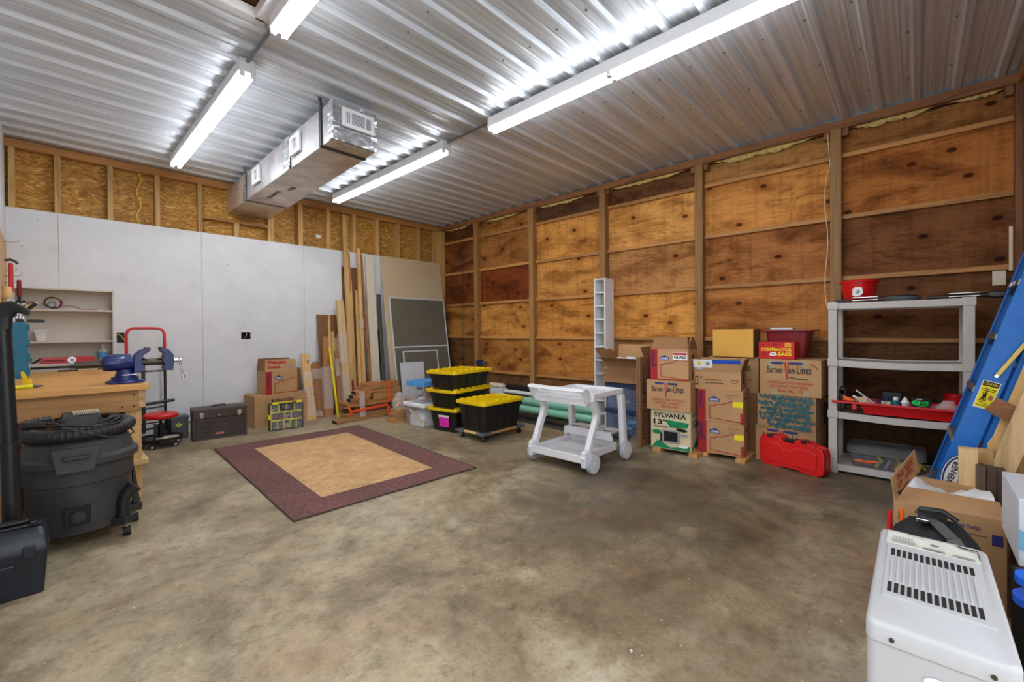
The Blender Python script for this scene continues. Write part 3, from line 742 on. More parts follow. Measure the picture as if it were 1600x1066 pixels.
G().cyl((0, 0, .02), (0, 0, .16), .016, .014, n=10).build('grip', 'dark_red', t, smooth=True)
G().cyl((0, 0, -.06), (0, 0, .02), .012, n=10).build('collar', 'black_plastic', t, smooth=True)
t = thing('mallet', 'tan rubber mallet head showing at the left edge above the wrenches', 'mallet', (XL+.03, 5.65, 1.56))
G().lathe([(.0, -.05), (.03, -.048), (.036, -.02), (.036, .02), (.03, .048), (.0, .05)], n=20).build('head', 'tan_rubber', t, smooth=True)
G().cyl((-.02, 0, -.25), (-.01, 0, -.04), .012, n=10).build('handle', 'pine_z', t, smooth=True)
for k in range(9):
    x = XL+.05+.018*(k % 5); y = 5.72+.05*(k//2)+.02*(k % 2); z = 1.44-.02*(k % 4)
    t = thing('wrench', 'chrome wrench hanging in the cluster on the left wall', 'wrench', (x, y, z), 0, 'wrenches on the left wall')
    G().bar((0, 0, -.13), (0, 0, .02), .012, .005).build('shank', 'chrome', t, bev=.001)
    g = G(); g.prism([(.018*math.cos(a)*(.55 if k2 in (2, 3) else 1), .035+.018*math.sin(a)*(.3 if k2 in (2, 3) else 1)) for k2, a in enumerate([2*PI*i/12 for i in range(12)])], 'y', -.005, .005)
    g.build('jaw', 'chrome', t, bev=.001)
for k in range(2):
    t = thing('spring_clamp', 'black and white striped spring tool hanging among the wrenches, '+('left one' if k == 0 else 'right one'), 'clamp', (XL+.09+.035*k, 5.70, 1.42))
    for q in range(6): G().cyl((-.012, 0, -.05+.022*q), (.012, 0, -.04+.022*q), .010, n=8).build('coil', 'black_plastic' if q % 2 else 'white_plastic', t, smooth=True)
t = thing('file_scraper', 'dark blue handled scraper sticking out toward the recessed shelf', 'scraper', (XL+.13, 5.75, 1.40), 0, rot=(0, .75, 0))
G().box(-.015, .015, -.01, .01, -.03, .10).build('grip', 'navy_ink', t, bev=.005)
G().box(-.017, .017, -.012, .012, .10, .112).build('end_cap', 'steel', t, bev=.003)

# big black wand and the shop vacuum
t = thing('vacuum_wand', 'tall black vacuum wand with an angled nozzle standing at the left edge', 'vacuum wand', (-.118, 3.26, 0))
G().cyl((.0, 0, .01), (-.006, 0, .66), .034, .033, n=28).build('lower_tube', 'black_plastic', t, smooth=True)
G().cyl((-.006, 0, .64), (-.022, 0, 1.24), .030, n=28).build('upper_tube', 'black_plastic', t, smooth=True)
G().cyl((-.006, 0, .63), (-.006, 0, .672), .037, n=28).build('collar', 'black_plastic', t, smooth=True)
G().cyl((-.021, 0, 1.17), (-.022, 0, 1.19), .033, n=28).build('collar', 'black_plastic', t, smooth=True)
g = G(); rings = []
for (cx, cz, a, w_, h) in ((-.022, 1.23, 0, .064, .062), (-.022, 1.285, .05, .07, .068), (-.010, 1.325, .75, .085, .085), (.018, 1.338, 1.25, .11, .06), (.052, 1.318, 1.9, .14, .034), (.068, 1.306, 2.0, .15, .020)):
    rings.append([(cx+x*math.cos(a), y, cz-x*math.sin(a)) for x, y in rrect(h, w_, min(h, w_)*.25)])
g.loft(rings); g.build('nozzle', 'black_plastic', t, smooth=True)

def shop_vac():
    t = thing('shop_vacuum', 'large dusty dark grey wet and dry vacuum with its hose coiled on top', 'vacuum cleaner', (.135, 3.62, 0))
    N = 40
    def ring(r, z, f=0):   # rounded, slightly squashed tub
        return [((r+f*max(0, math.cos(4*a)))*math.cos(a), (r+f*max(0, math.cos(4*a)))*math.sin(a), z) for a in [2*PI*k/N for k in range(N)]]
    G().loft([ring(.19, .075), ring(.205, .085), ring(.222, .22), ring(.228, .36), ring(.236, .365), ring(.24, .48), ring(.24, .5)]).build('tank', 'vac_grey', t, smooth=True)
    g = G(); g.loft([ring(.252, .462), ring(.262, .47), ring(.262, .502), ring(.25, .512), ring(.238, .52), ring(.225, .575), ring(.205, .60), ring(.17, .615)]); g.build('lid', 'vac_grey', t, smooth=True)
    g = G(); g.loft([[(x, y, .60) for x, y in rrect(.25, .26, .04)], [(x, y, .66) for x, y in rrect(.22, .24, .03)], [(x*.82+.005, y, .715) for x, y in rrect(.2, .22, .03)]]); g.build('motor_housing', 'vac_dark', t, smooth=True)
    g = G(); g.hexa([(-.075, -.085, .712), (.085, -.085, .712), (.085, .08, .722), (-.075, .08, .722), (-.07, -.08, .727), (.08, -.08, .727), (.08, .075, .737), (-.07, .075, .737)])
    g.build('top_grille', 'vac_dark', t, bev=.003)
    for k in range(14):
        x = -.028+k*.008
        G().box(x, x+.004, -.075, .07, .736-.004, .743).build('grille_slat', 'wax_paper', t)
    for s, a in (('latch', -96), ('latch', 80)):
        q = math.radians(a); c, d = math.cos(q), math.sin(q)
        def P(rad, tt, z): return (rad*c-tt*d, rad*d+tt*c, z)
        G().hexa([P(.235, -.075, .445), P(.275, -.075, .445), P(.275, .075, .445), P(.235, .075, .445), P(.22, -.10, .575), P(.245, -.10, .575), P(.245, .10, .575), P(.22, .10, .575)]).build('latch', 'vac_grey', t, bev=.006)
        G().hexa([P(.262, -.05, .515), P(.274, -.05, .515), P(.274, .05, .515), P(.262, .05, .515), P(.258, -.055, .535), P(.27, -.055, .535), P(.27, .055, .535), P(.258, .055, .535)]).build('latch_handle', 'vac_dark', t, bev=.003)
    # hose coil resting on the lid
    pts = [((.215+.01*math.sin(3*a))*math.cos(a), (.20)*math.sin(a), .645+.02*a/6) for a in [math.radians(-205+i*3) for i in range(86)]]
    rs = [.034 if i % 2 else .0385 for i in range(len(pts))]
    G().tube(pts, .035, 14, rs=rs).build('hose', 'hose_black', t, smooth=True)
    pts = [((.2)*math.cos(a)-.02, (.13)*math.sin(a)+.06, .69) for a in [math.radians(120+i*4) for i in range(30)]]
    G().tube(pts, .02, 12, rs=[.018 if i % 2 else .022 for i in range(30)]).build('hose', 'hose_black', t, smooth=True)
    for k in range(3):
        G().tube([((.17-.02*k)*math.cos(a)+.02, (.19-.012*k)*math.sin(a)-.05, .69+.006*k+.012*math.sin(2*a+k)) for a in [math.radians(i*10) for i in range(36)]], .0045, 6, closed=True).build('power_cord', 'hose_black', t, smooth=True)
    G().tube([(-.08, -.26, .70), (.0, -.262, .66), (.1, -.25, .615), (.2, -.2, .60), (.23, -.12, .60), (.22, -.02, .62)], .0045, 6).build('power_cord', 'hose_black', t, smooth=True)
    # drain cap
    g = G(); g.box(-.075, .03, -.235, -.20, .145, .245); g.build('drain_recess', 'rubber', t, bev=.004)
    G().cyl((-.02, -.262, .198), (-.02, -.232, .198), .031, n=20).cyl((-.02, -.272, .198), (-.02, -.26, .198), .02, n=20).build('drain_cap', 'vac_dark', t, smooth=True)
    # caster feet with the parked elbow
    for a, el in ((-42, 1), (12, 0), (222, 0), (140, 0)):
        q = math.radians(a); c, d = math.cos(q), math.sin(q)
        g = G(); P = lambda rad, tt, z: (rad*c-tt*d, rad*d+tt*c, z)
        g.hexa([P(.16, -.055, .075), P(.275, -.045, .075), P(.275, .045, .075), P(.16, .055, .075), P(.16, -.055, .12), P(.28, -.045, .12), P(.28, .045, .12), P(.16, .055, .12)])
        g.build('caster_foot', 'vac_dark', t, bev=.006)
        x, y, _ = P(.25, 0, 0)
        G().cyl((x-.018, y, .026), (x+.018, y, .026), .026, n=18).cyl((x-.02, y, .026), (x+.02, y, .026), .012, n=12, m=1).cyl((x, y, .04), (x, y, .08), .008, n=8, m=1).build('caster', ['rubber', 'chrome'], t, smooth=True)
        if el:
            G().tube([(x-.015, y, .115), (x-.015, y, .20), (x-.005, y, .235), (x+.02, y, .265), (x+.04, y, .285)], .03, 16, rs=[.031, .031, .032, .036, .042]).build('parked_nozzle', 'black_plastic', t, smooth=True)
        elif a == 12:
            G().prism([(.235, .12), (.27, .12), (.245, .36), (.235, .36)], 'y', y-.03, y+.03).build('side_brace', 'vac_dark', t, bev=.003)
shop_vac()

def black_toolbox():
    t = thing('black_toolbox', 'blue-black plastic toolbox with a raised lid handle on the floor, cut by the left edge', 'toolbox', (-.19, 2.985, 0), 0)
    G().loft([[(x, y, 0) for x, y in rrect(.35, .20, .015, cy=.10)], [(x, y, .20) for x, y in rrect(.38, .22, .015, cy=.10)]]).build('base', 'toolbox_blue_black', t, smooth=True)
    G().loft([[(x, y, .20) for x, y in rrect(.39, .235, .015, cy=.10)], [(x, y, .225) for x, y in rrect(.39, .235, .015, cy=.10)], [(x, y, .285) for x, y in rrect(.365, .19, .02, cy=.10)], [(x, y, .30) for x, y in rrect(.34, .15, .02, cy=.10)]]).build('lid', 'toolbox_blue_black', t, smooth=True)
    G().box(-.17, .17, .06, .14, .298, .312).box(-.16, -.13, .05, .15, .31, .325).box(.13, .16, .05, .15, .31, .325).box(-.13, .13, .075, .125, .315, .33).build('handle', 'black_plastic', t, bev=.006)
    G().box(-.08, .09, -.022, -.004, .135, .165).build('front_handle', 'toolbox_blue_black', t, bev=.006)
    G().box(.0, .006, -.018, .03, .21, .29).build('lid_groove', 'black_plastic', t)
    for x in (-.13, .13): G().box(x-.02, x+.02, -.026, -.012, .18, .235).build('latch', 'toolbox_blue_black', t, bev=.004)
black_toolbox()

def hand_truck():
    t = thing('hand_truck', 'folding hand truck with a red loop handle and black frame against the white wall', 'hand truck', (.76, 6.22, 0))
    G().tube([(-.165, 0, .97), (-.165, 0, 1.19), (-.15, 0, 1.235), (-.11, 0, 1.255), (0, 0, 1.258), (.1, 0, 1.255), (.145, 0, 1.235), (.16, 0, 1.19), (.16, 0, .97)], .014, 12).build('handle', 'red_paint', t, smooth=True, label='red loop handle')
    g = G()
    for x in (-.165, .16): g.cyl((x, 0, .10 if x > 0 else .42), (x, 0, .985), .013, n=12)
    g.bar((-.03, -.01, .10), (-.03, -.01, .93), .032, .022); g.cyl((-.165, 0, .78), (.16, 0, .78), .009, n=8)
    g.build('frame', 'black_plastic', t, smooth=True)
    G().cyl((-.26, -.02, .40), (.24, -.02, .44), .017, n=12).cyl((-.20, .0, .35), (.16, .0, .38), .010, n=8).build('cross_bar', 'black_plastic', t, smooth=True)
    G().cyl((-.2, 0, .14), (.17, 0, .14), .011, n=8).cyl((-.2, -.02, .20), (.12, -.02, .21), .008, n=8).build('axle', 'black_plastic', t, smooth=True)
    for x in (-.205, .20):
        G().cyl((x-.03, .05, .125), (x+.03, .05, .125), .125, n=32).cyl((x-.032, .05, .125), (x+.032, .05, .125), .06, n=20, m=1).cyl((x-.012, .05, .125), (x+.012, .05, .125), .129, n=32).build('wheel', ['rubber', 'dark_steel'], t, smooth=True)
    G().box(-.17, .17, -.14, .0, .012, .020).build('toe_plate', 'dark_steel', t, bev=.002)
    g = G(); g.tube([(-.24, -.02, .42), (-.26, -.05, .38), (-.25, -.06, .28), (-.22, -.05, .2)], .02, 8); g.build('strap', 'wire_dark', t, smooth=True)
hand_truck()

def stool():
    t = thing('rolling_stool', 'mechanic stool with a red seat on a black tray with casters', 'stool', (.83, 5.88, 0))
    G().lathe([(.135, .30), (.15, .31), (.152, .335), (.14, .35), (.10, .356), (.0, .36)], n=36).build('seat', 'red_plastic', t, smooth=True)
    G().lathe([(.04, .28), (.05, .30)], n=20).build('seat_bracket', 'dark_steel', t, smooth=True)
    G().cyl((0, 0, .085), (0, 0, .24), .025, n=16).cyl((0, 0, .24), (0, 0, .3), .013, n=12).box(-.055, -.03, -.03, .03, .1, .24).build('post', 'black_plastic', t, smooth=True)
    G().lathe([(.17, .075), (.185, .08), (.19, .105), (.183, .105), (.175, .09), (.0, .088)], n=36).build('tray', 'black_plastic', t, smooth=True)
    for k in range(5):
        a = math.radians(20+72*k); x, y = .165*math.cos(a), .165*math.sin(a)
        G().cyl((x, y-.012, .026), (x, y+.012, .026), .026, n=16).cyl((x, y-.014, .026), (x, y+.014, .026), .013, n=12, m=1).cyl((x, y, .04), (x, y, .08), .008, n=8).build('caster', ['rubber', 'chrome'], t, smooth=True)
    o = G().box(.78, .98, 5.80, 5.92, .09, .094).box(.84, .93, 5.78, 5.86, .094, .098).build('loose_papers', 'wax_paper'); tag(o, 'loose paper scraps in the tray of the rolling stool', 'paper')
stool()
t = thing('grey_case', 'slim dark grey case with a yellow diamond sticker beside the brown tool chest', 'case', (1.02, 6.10, 0))
G().box(-.07, .09, 0, .16, .0, .235).build('body', 'grey_plastic', t, bev=.01)
G().box(-.075, .095, -.004, .165, .22, .262).build('lid', 'grey_plastic', t, bev=.01)
P = Print((0, 0, 0), (1, 0, 0), (0, 0, 1)); P.poly([(-.035, .16), (.0, .132), (.035, .16), (0, .188)], 'lime_wrap').rect(-.018, .154, .018, .166, 'grey_ink'); P.done(t, 'sticker', 'yellow diamond sticker')

def tool_chest():
    A = (1.094, 5.826); B = (1.609, 5.771); a = math.atan2(B[1]-A[1], B[0]-A[0])
    t = thing('tool_chest', 'brown steel machinist tool chest with drawers and two latches on the floor', 'toolbox', (*A, 0), a)
    W, D, H = .518, .24, .345
    G().box(0, W, .012, D, 0, H-.0).build('body', 'brown_enamel', t, bev=.006)
    G().box(-.003, W+.003, -.002, D+.003, .235, H+.006).build('lid', 'brown_enamel', t, bev=.012)
    G().box(.0, W, .0, .02, .0, .03).box(0, .025, 0, .02, 0, .235).box(W-.025, W, 0, .02, 0, .235).build('front_frame', 'brown_enamel', t, bev=.002)
    for k in range(3):
        z = .035+k*.05
        for x0, x1 in ((.03, .262), (.268, W-.03)):
            o = G().box(x0, x1, .004, .016, z, z+.046).build('drawer', 'brown_enamel', t, bev=.002)
            G().box((x0+x1)/2-.02, (x0+x1)/2+.02, -.003, .004, z+.02, z+.028).build('pull', 'black_plastic', o)
    for x0, x1, z0, z1 in ((.03, .262, .187, .232), (.268, W-.03, .187, .207), (.268, W-.03, .21, .232)):
        o = G().box(x0, x1, .004, .016, z0, z1).build('drawer', 'brown_enamel', t, bev=.002); G().box((x0+x1)/2-.02, (x0+x1)/2+.02, -.003, .004, (z0+z1)/2-.003, (z0+z1)/2+.003).build('pull', 'black_plastic', o)
    for x in (.085, W-.075):
        G().prism([(x-.022, .305), (x+.022, .305), (x+.018, .26), (x, .238), (x-.018, .26)], 'y', -.009, -.001).cyl((x, -.013, .285), (x, -.008, .285), .008, n=10).build('latch', 'chrome', t, bev=.001, label='chrome latch')
    G().cyl((W/2-.01, -.006, .27), (W/2-.01, 0, .27), .011, n=16).build('lock', 'chrome', t, smooth=True)
    G().tube([(W/2-.07, D/2, H+.003), (W/2-.055, D/2, H+.022), (W/2+.055, D/2, H+.022), (W/2+.07, D/2, H+.003)], .009, 8).build('handle', 'black_plastic', t, smooth=True)
    G().tube([(-.006, .09, .2), (-.02, .1, .205), (-.02, .15, .205), (-.006, .16, .2)], .006, 8).build('side_handle', 'chrome', t, smooth=True)
    P = Print((0, .004, 0), (1, 0, 0), (0, 0, 1), .001); P.rect(W/2-.05, .050, W/2+.032, .072, 'red_ink').rect(W/2-.047, .053, W/2+.029, .069, 'white_ink').rect(W/2-.044, .056, W/2+.026, .066, 'red_ink'); P.done(t, 'nameplate', 'red and white nameplate')
tool_chest()

# ------------------------------------------------------------------ TIMBER AND PANELS AGAINST THE BACK WALL
def leaner(name, label, cat, top, bot, wt, wb, th, mat, group=None, root=True, wrap=None, z0=0, rounded=False, holes=None):
    """a board standing at bot=(x, y) and leaning to top=(x, y, z)"""
    T = Vector(top); B = Vector((bot[0], bot[1], z0)); d = (T-B); L = d.length; dn = d.normalized()
    x = Vector((1, 0, 0)); x = (x-dn*x.dot(dn)).normalized(); n = dn.cross(x)
    if n.y > 0: n = -n      # towards the viewer
    M = Matrix((x, -n, dn)).transposed().to_4x4(); M.translation = B
    t = thing(name, label, cat, B, 0, group); t.matrix_world = M
    g = G()
    if rounded:
        pts = [(-wb/2, 0), (wb/2, 0), (wt/2, L-wt/2)]+[(wt/2*math.cos(a), L-wt/2+wt/2*math.sin(a)) for a in [PI*k/10 for k in range(1, 10)]]+[(-wt/2, L-wt/2)]
        g.prism(pts, 'y', 0, th)
    else: g.hexa([(-wb/2, 0, 0), (wb/2, 0, 0), (wb/2, th, 0), (-wb/2, th, 0), (-wt/2, 0, L), (wt/2, 0, L), (wt/2, th, L), (-wt/2, th, L)])
    g.build('plank', mat, t, bev=.0015)
    if holes:
        for z in holes: G().cyl((.02, -.002, L-z), (.02, 0, L-z), .010, n=12).build('hole', 'void_dark', t)
    if wrap:
        for a, b in wrap:
            w_ = max(wt, wb)/2+.006; n_ = 7; g = G(); rings = []
            for i in range(n_+1):
                z = L*(a+(b-a)*i/n_)
                rings.append([(sx*w_*random.uniform(.97, 1.08), sy*(th/2+.006)*random.uniform(.9, 1.3)+th/2, z) for sx, sy in ((-1, -1), (-.4, -1.05), (.3, -1), (1, -1), (1, 1), (-1, 1))])
            g.loft(rings, cap0=False, cap1=False).build('plastic_wrap', 'cling_film', t, smooth=True, label='crumpled clear plastic wrap')
    return t
GB = 'boards leaning on the back wall'
leaner('cardboard_sheet', 'dark brown cardboard sheet leaning behind the short boards', 'cardboard', (2.92, 6.415, 1.455), (2.92, 6.22), .43, .45, .006, 'cardboard_brown')
leaner('cardboard_sheet', 'tall dark brown cardboard sheet showing between the longest timbers', 'cardboard', (3.25, 6.43, 2.20), (3.25, 6.25), .30, .38, .006, 'cardboard_brown')
leaner('board', 'plastic-wrapped pale board with two dark holes near its top, next to the parts organizer', 'board', (2.499, 6.30, .896), (2.475, 6.06), .105, .125, .03, 'pine_z', GB, wrap=[(.05, .35), (.38, .5), (.55, .72)], holes=(.1, .13))
leaner('board', 'short greenish board end standing behind the two-hole board', 'board', (2.41, 6.40, .70), (2.41, 6.30), .11, .12, .02, 'post_wood', GB)
leaner('arched_board', 'brown board with a rounded top, wrapped in plastic', 'board', (2.663, 6.34, .78), (2.616, 6.13), .14, .11, .03, 'brown_board', GB, wrap=[(.02, .12), (.68, .86)], rounded=True)
leaner('board', 'brown board with a small crosspiece top, at the edge of the cardboard sheet', 'board', (2.784, 6.30, 1.134), (2.721, 6.06), .075, .119, .04, 'brown_board', GB, wrap=[(.1, .62)])
leaner('board', 'thin sliver of board reaching the top edge of the cardboard sheet', 'board', (2.866, 6.36, 1.453), (2.80, 6.14), .03, .038, .02, 'pine_z', GB)
leaner('board', 'narrow upright stick just left of the yellow-and-brown short boards', 'board', (2.845, 6.33, 1.36), (2.79, 6.13), .02, .03, .02, 'pine_z', GB)
leaner('board', 'pale stepped batten with a square top, behind the yellow bar', 'board', (2.907, 6.34, 1.207), (2.88, 6.12), .048, .047, .03, 'pine_z', GB)
leaner('board', 'batten one step lower than the square-topped batten', 'board', (2.959, 6.34, 1.111), (2.93, 6.10), .039, .057, .03, 'pine_z', GB)
leaner('board', 'broad brown board just left of the wide knotty pine plank', 'board', (2.945, 6.26, .93), (2.905, 6.03), .10, .11, .035, 'brown_board', GB, wrap=[(.60, .86)])
leaner('yellow_rail', 'thin bright yellow metal rail leaning among the short boards', 'rail', (2.80, 6.20, .976), (2.795, 5.94), .028, .03, .015, 'yellow_plastic')
leaner('board', 'wide pale pine plank with wrinkled clear tape, left of the tallest timber', 'board', (3.00, 6.28, 1.67), (2.99, 6.00), .113, .118, .038, 'pine_pale', GB, wrap=[(.12, .36), (.45, .70)])
leaner('red_rail', 'narrow red and black rail leaning to the left of the strapped timber', 'rail', (3.065, 6.20, 1.12), (3.07, 5.95), .026, .03, .02, 'red_cable')
leaner('board', 'tallest pine timber, reaching above the white panels nearly to the ceiling', 'board', (3.115, 6.36, 2.985), (3.06, 6.00), .06, .066, .038, 'pine_z', GB)
leaner('board', 'brown-yellow timber directly right of the tallest timber', 'board', (3.19, 6.40, 2.42), (3.135, 6.10), .055, .05, .03, 'brown_board', GB)
leaner('board', 'pale timber in front of the brown-yellow timber, ending lower', 'board', (3.20, 6.35, 2.0), (3.14, 6.08), .04, .045, .03, 'pine_z', GB)
leaner('board', 'timber ending at mid height between the two tallest ones', 'board', (3.289, 6.33, 1.842), (3.205, 6.07), .037, .05, .03, 'pine_z', GB)
leaner('board', 'second tallest pine timber, reaching just above the white panels', 'board', (3.328, 6.33, 2.491), (3.262, 6.04), .046, .055, .038, 'pine_z', GB, wrap=[(.5, .56)])
leaner('pole', 'thin reddish brown pole slanting right of the second tallest timber', 'pole', (3.418, 6.42, 2.426), (3.401, 6.08), .03, .034, .03, 'brown_board')
leaner('cream_board', 'smooth cream board leaning left of the tan sheet', 'board', (3.545, 6.40, 2.40), (3.535, 6.17), .14, .15, .02, 'cream_board')
leaner('metal_track', 'tall grey steel channel leaning beside the tan sheet', 'metal track', (3.690, 6.36, 1.80), (3.661, 6.14), .055, .055, .03, 'galv')
leaner('metal_track', 'shorter dark steel channel standing left of the tall grey channel', 'metal track', (3.650, 6.34, 1.235), (3.625, 6.15), .03, .034, .02, 'wire_dark')
leaner('tan_sheet', 'large tan wallboard sheet leaning in the back corner', 'sheet', (4.345, 6.405, 2.44), (4.345, 6.05), 1.21, 1.21, .015, 'tan_sheet')

def screen(name, label, xl, xr, zt, yt, yb, rails=(), mat='mesh_grey', fw=.022):
    B = Vector(((xl+xr)/2, yb, 0)); T = Vector((B.x, yt, zt)); d = (T-B); L = d.length; dn = d.normalized(); x = Vector((1, 0, 0)); n = x.cross(dn)
    M = Matrix((x, -n if n.y < 0 else n, dn)).transposed().to_4x4(); M.translation = B
    t = thing(name, label, 'window screen', B); t.matrix_world = M; w_ = (xr-xl)/2
    g = G(); g.box(-w_, w_, 0, .014, 0, fw); g.box(-w_, w_, 0, .014, L-fw, L); g.box(-w_, -w_+fw, 0, .014, fw, L-fw); g.box(w_-fw, w_, 0, .014, fw, L-fw)
    for r in rails: g.box(-w_+fw, w_-fw, 0, .014, L*r-fw/2, L*r+fw/2)
    g.build('frame', 'white_board', t, bev=.001)
    G().box(-w_+fw, w_-fw, .006, .008, fw, L-fw).build('screen_cloth', mat, t)
    return t, L
t, L = screen('window_screen', 'large white-framed dark window screen with a middle rail leaning on the tan sheet', 3.81, 4.93, 1.765, 6.27, 6.0, rails=(.535,))
P = Print((0, 0, 0), (1, 0, 0), (0, 0, 1)); P.scribble(-.30, L*.66, .5, .07, 'wire_dark', 9, .004); P.done(t, 'tear_mark')
screen('window_screen', 'smaller white-framed window screen standing in front of the large one', 3.93, 4.62, .88, 6.06, 5.93)
leaner('white_square', 'plain white square board standing in front of the small window screen', 'board', (4.055, 5.99, .70), (4.055, 5.90), .45, .45, .006, 'white_board')

# strapped stack of short boards
ST = []
def stk(lab, x0, x1, y0, y1, z0, z1, mat='deck_board', end=None, a=0):
    t = thing('stacked_board', lab, 'board', ((x0+x1)/2, (y0+y1)/2, z0), a, 'short boards stacked flat under the orange strap')
    w_ = (x1-x0)/2; d = (y1-y0)/2
    G().box(-w_, w_, -d, d, .0006, z1-z0-.0006).build('plank', mat, t, bev=.002)
    if end: G().box(-w_-.002, -w_+.001, -d+.002, d-.002, .003, z1-z0-.003).build('painted_end', end, t, label='painted board end')
lv = [0, .045, .09, .135, .18, .225, .27, .315, .36, .405, .45, .49]
stk('lowest board of the strapped stack, sticking out farthest to the left', 2.55, 3.5, 5.50, 5.62, lv[0], lv[1], end='wire_dark', a=.06)
stk('wide board second from the floor in the strapped stack', 2.72, 3.60, 5.56, 5.76, lv[1], lv[2], 'deck_board')
stk('black-edged board third from the floor in the strapped stack', 2.76, 3.58, 5.56, 5.78, lv[2], lv[3], 'grey_board')
stk('dark board just above the horizontal orange strap', 2.86, 3.60, 5.58, 5.78, lv[3], lv[4], 'grey_board')
stk('long thin board with a groove, fifth from the floor in the stack', 2.74, 3.60, 5.56, 5.78, lv[4], lv[5], 'brown_board')
stk('light-edged board sticking out left below the blue ends', 2.70, 3.58, 5.56, 5.78, lv[5], lv[6]-.02, 'rail_wood')
for k, (nm, x0) in enumerate((('lowest of the three', 2.78), ('middle of the three', 2.81), ('topmost of the three', 2.85))):
    z = .25+.047*k
    stk('short board with a dark blue end, '+nm, x0, x0+.27, 5.54, 5.66, z, z+.046, 'brown_board', 'navy_ink')
for k in range(3):
    z = .25+.047*k
    stk(('brown board behind the blue-ended boards, %s layer' % ('bottom', 'middle', 'top')[k]), 3.13, 3.58, 5.57+.01*k, 5.77, z, z+.046, 'deck_board')
stk('board across the top of the blue-ended ones, left overhang', 2.98, 3.55, 5.58, 5.76, .392, .435, 'deck_board')
stk('short reddish board on the very top of the stack, left piece', 3.00, 3.28, 5.58, 5.72, .436, .485, 'brown_board')
stk('short board on the very top of the stack under the strap, right piece', 3.285, 3.55, 5.58, 5.72, .436, .48, 'deck_board')
t = thing('ratchet_strap', 'bright orange ratchet strap wound around the stacked boards', 'strap', (3.37, 5.5, 0))
G().tube([(-.02, .06, .485), (-.01, .05, .40), (-.005, .045, .30), (-.0, .04, .20), (-.01, .02, .12), (-.06, .0, .02)], .004, 4).build('cord', 'orange_strap', t)
g = G(); g.hexa([(-.035, .035, .14), (.0, .035, .14), (.0, .04, .14), (-.035, .04, .14), (-.02, .062, .49), (.018, .062, .49), (.018, .066, .49), (-.02, .066, .49)])
g.hexa([(-.02, .06, .488), (.02, .06, .488), (.02, .22, .488), (-.02, .22, .488), (-.02, .06, .493), (.02, .06, .493), (.02, .22, .493), (-.02, .22, .493)]); g.build('webbing', 'orange_strap', t)
G().bar((-.62, .0, .135), (-.03, .02, .16), .004, .034, (0, 1, 0)).bar((-.03, .02, .16), (-.07, .0, .03), .03, .004, (1, 0, 0)).build('webbing', 'orange_strap', t)
G().box(-.045, .01, .0, .035, .15, .19).build('buckle', 'black_plastic', t, bev=.003, label='black ratchet buckle')
G().tube([(-.64, .02, .20), (-.62, -.01, .15), (-.60, -.0, .11), (-.65, .03, .10)], .015, 8).build('hook_end', 'orange_strap', t, smooth=True)
t = thing('plastic_banding', 'clear plastic strip draped over the blue-ended boards', 'plastic', (2.93, 5.52, 0))
G().hexa([(-.03, -.005, .02), (.05, -.005, .02), (.05, -.003, .02), (-.03, -.003, .02), (-.04, .005, .385), (.04, .005, .385), (.04, .008, .385), (-.04, .008, .385)]).build('strip', 'cling_film', t)
for k, (x, z, nm) in enumerate(((3.72, .0, 'lowest'), (3.75, .05, 'middle'), (3.70, .10, 'topmost'))):
    stk('loose plank behind the clear bins, %s of three' % nm, x, x+.5, 5.62, 5.84, z, z+.046, 'pine_x')
t = thing('plastic_bag', 'crumpled clear plastic bag with orange bits beside the blue-lidded bin', 'bag', (3.22, 5.06, .17))
g = G(); g.loft([[(.11*r*math.cos(a)*random.uniform(.85, 1.15), .08*r*math.sin(a)*random.uniform(.85, 1.15), z) for a in [2*PI*k/14 for k in range(14)]] for z, r in ((0.0, .8), (.06, 1.1), (.12, .9), (.17, .5), (.21, .35))]); g.build('bag', 'cling_film', t, smooth=True)
for k in range(5): G().box(-.05+.02*k, -.03+.02*k, -.02, .02, .03+.01*k, .06+.012*k).build('wrapped_piece', 'orange_plastic' if k % 2 else 'tan_sheet', t)
for k in range(3): stk('short dark plank under the crumpled plastic bag, %s of three' % ('lowest', 'middle', 'topmost')[k], 3.08+.03*k, 3.42-.02*k, 4.97, 5.17, .056*k, .056*k+.055, 'deck_board')

# ------------------------------------------------------------------ BINS AND TOTES
def bin_(name, label, loc, rz, w_, d, h, bodym, lidm, group=None, taper=.03, handle=True, fill=True, lidh=.03, parts=None):
    t = thing(name, label, 'storage bin', loc, rz, group)
    r0 = [(x, y, 0) for x, y in rrect(w_-2*taper, d-2*taper, .03, cx=w_/2, cy=d/2)]
    r1 = [(x, y, h-lidh) for x, y in rrect(w_-.03, d-.03, .035, cx=w_/2, cy=d/2)]
    G().loft([r0, r1], cap1=False).build('body', bodym, t, smooth=True)
    L = [[(x, y, z) for x, y in rrect(w_+o, d+o, .035, cx=w_/2, cy=d/2)] for z, o in ((h-lidh-.012, 0), (h-lidh-.012, .004), (h-.008, .0), (h, -.02), (h, -.05), (h-.006, -.06))]
    G().loft(L).build('lid', lidm, t, smooth=True)
    return t
G1 = 'clear lidded bins left of the black totes'
t = bin_('clear_bin', 'clear plastic bin with a white lid on the floor under the blue-lidded one', (3.15, 4.44, 0), .05, .44, .42, .295, 'clear_plastic', 'white_plastic', G1, .04)
G().loft([[(x, y, z) for x, y in rrect(.33*s_, .31*s_, .05, cx=.22, cy=.2)] for z, s_ in ((.004, 1), (.12, 1.0), (.17, .8), (.21, .3))]).build('contents', 'bag_white', t, smooth=True)
G().bar((.05, .02, .03), (.04, .3, .2), .02, .03).build('contents', 'cream_board', t)
G().bar((.06, .02, .05), (.14, .3, .22), .03, .03).build('contents', 'tan_sheet', t)
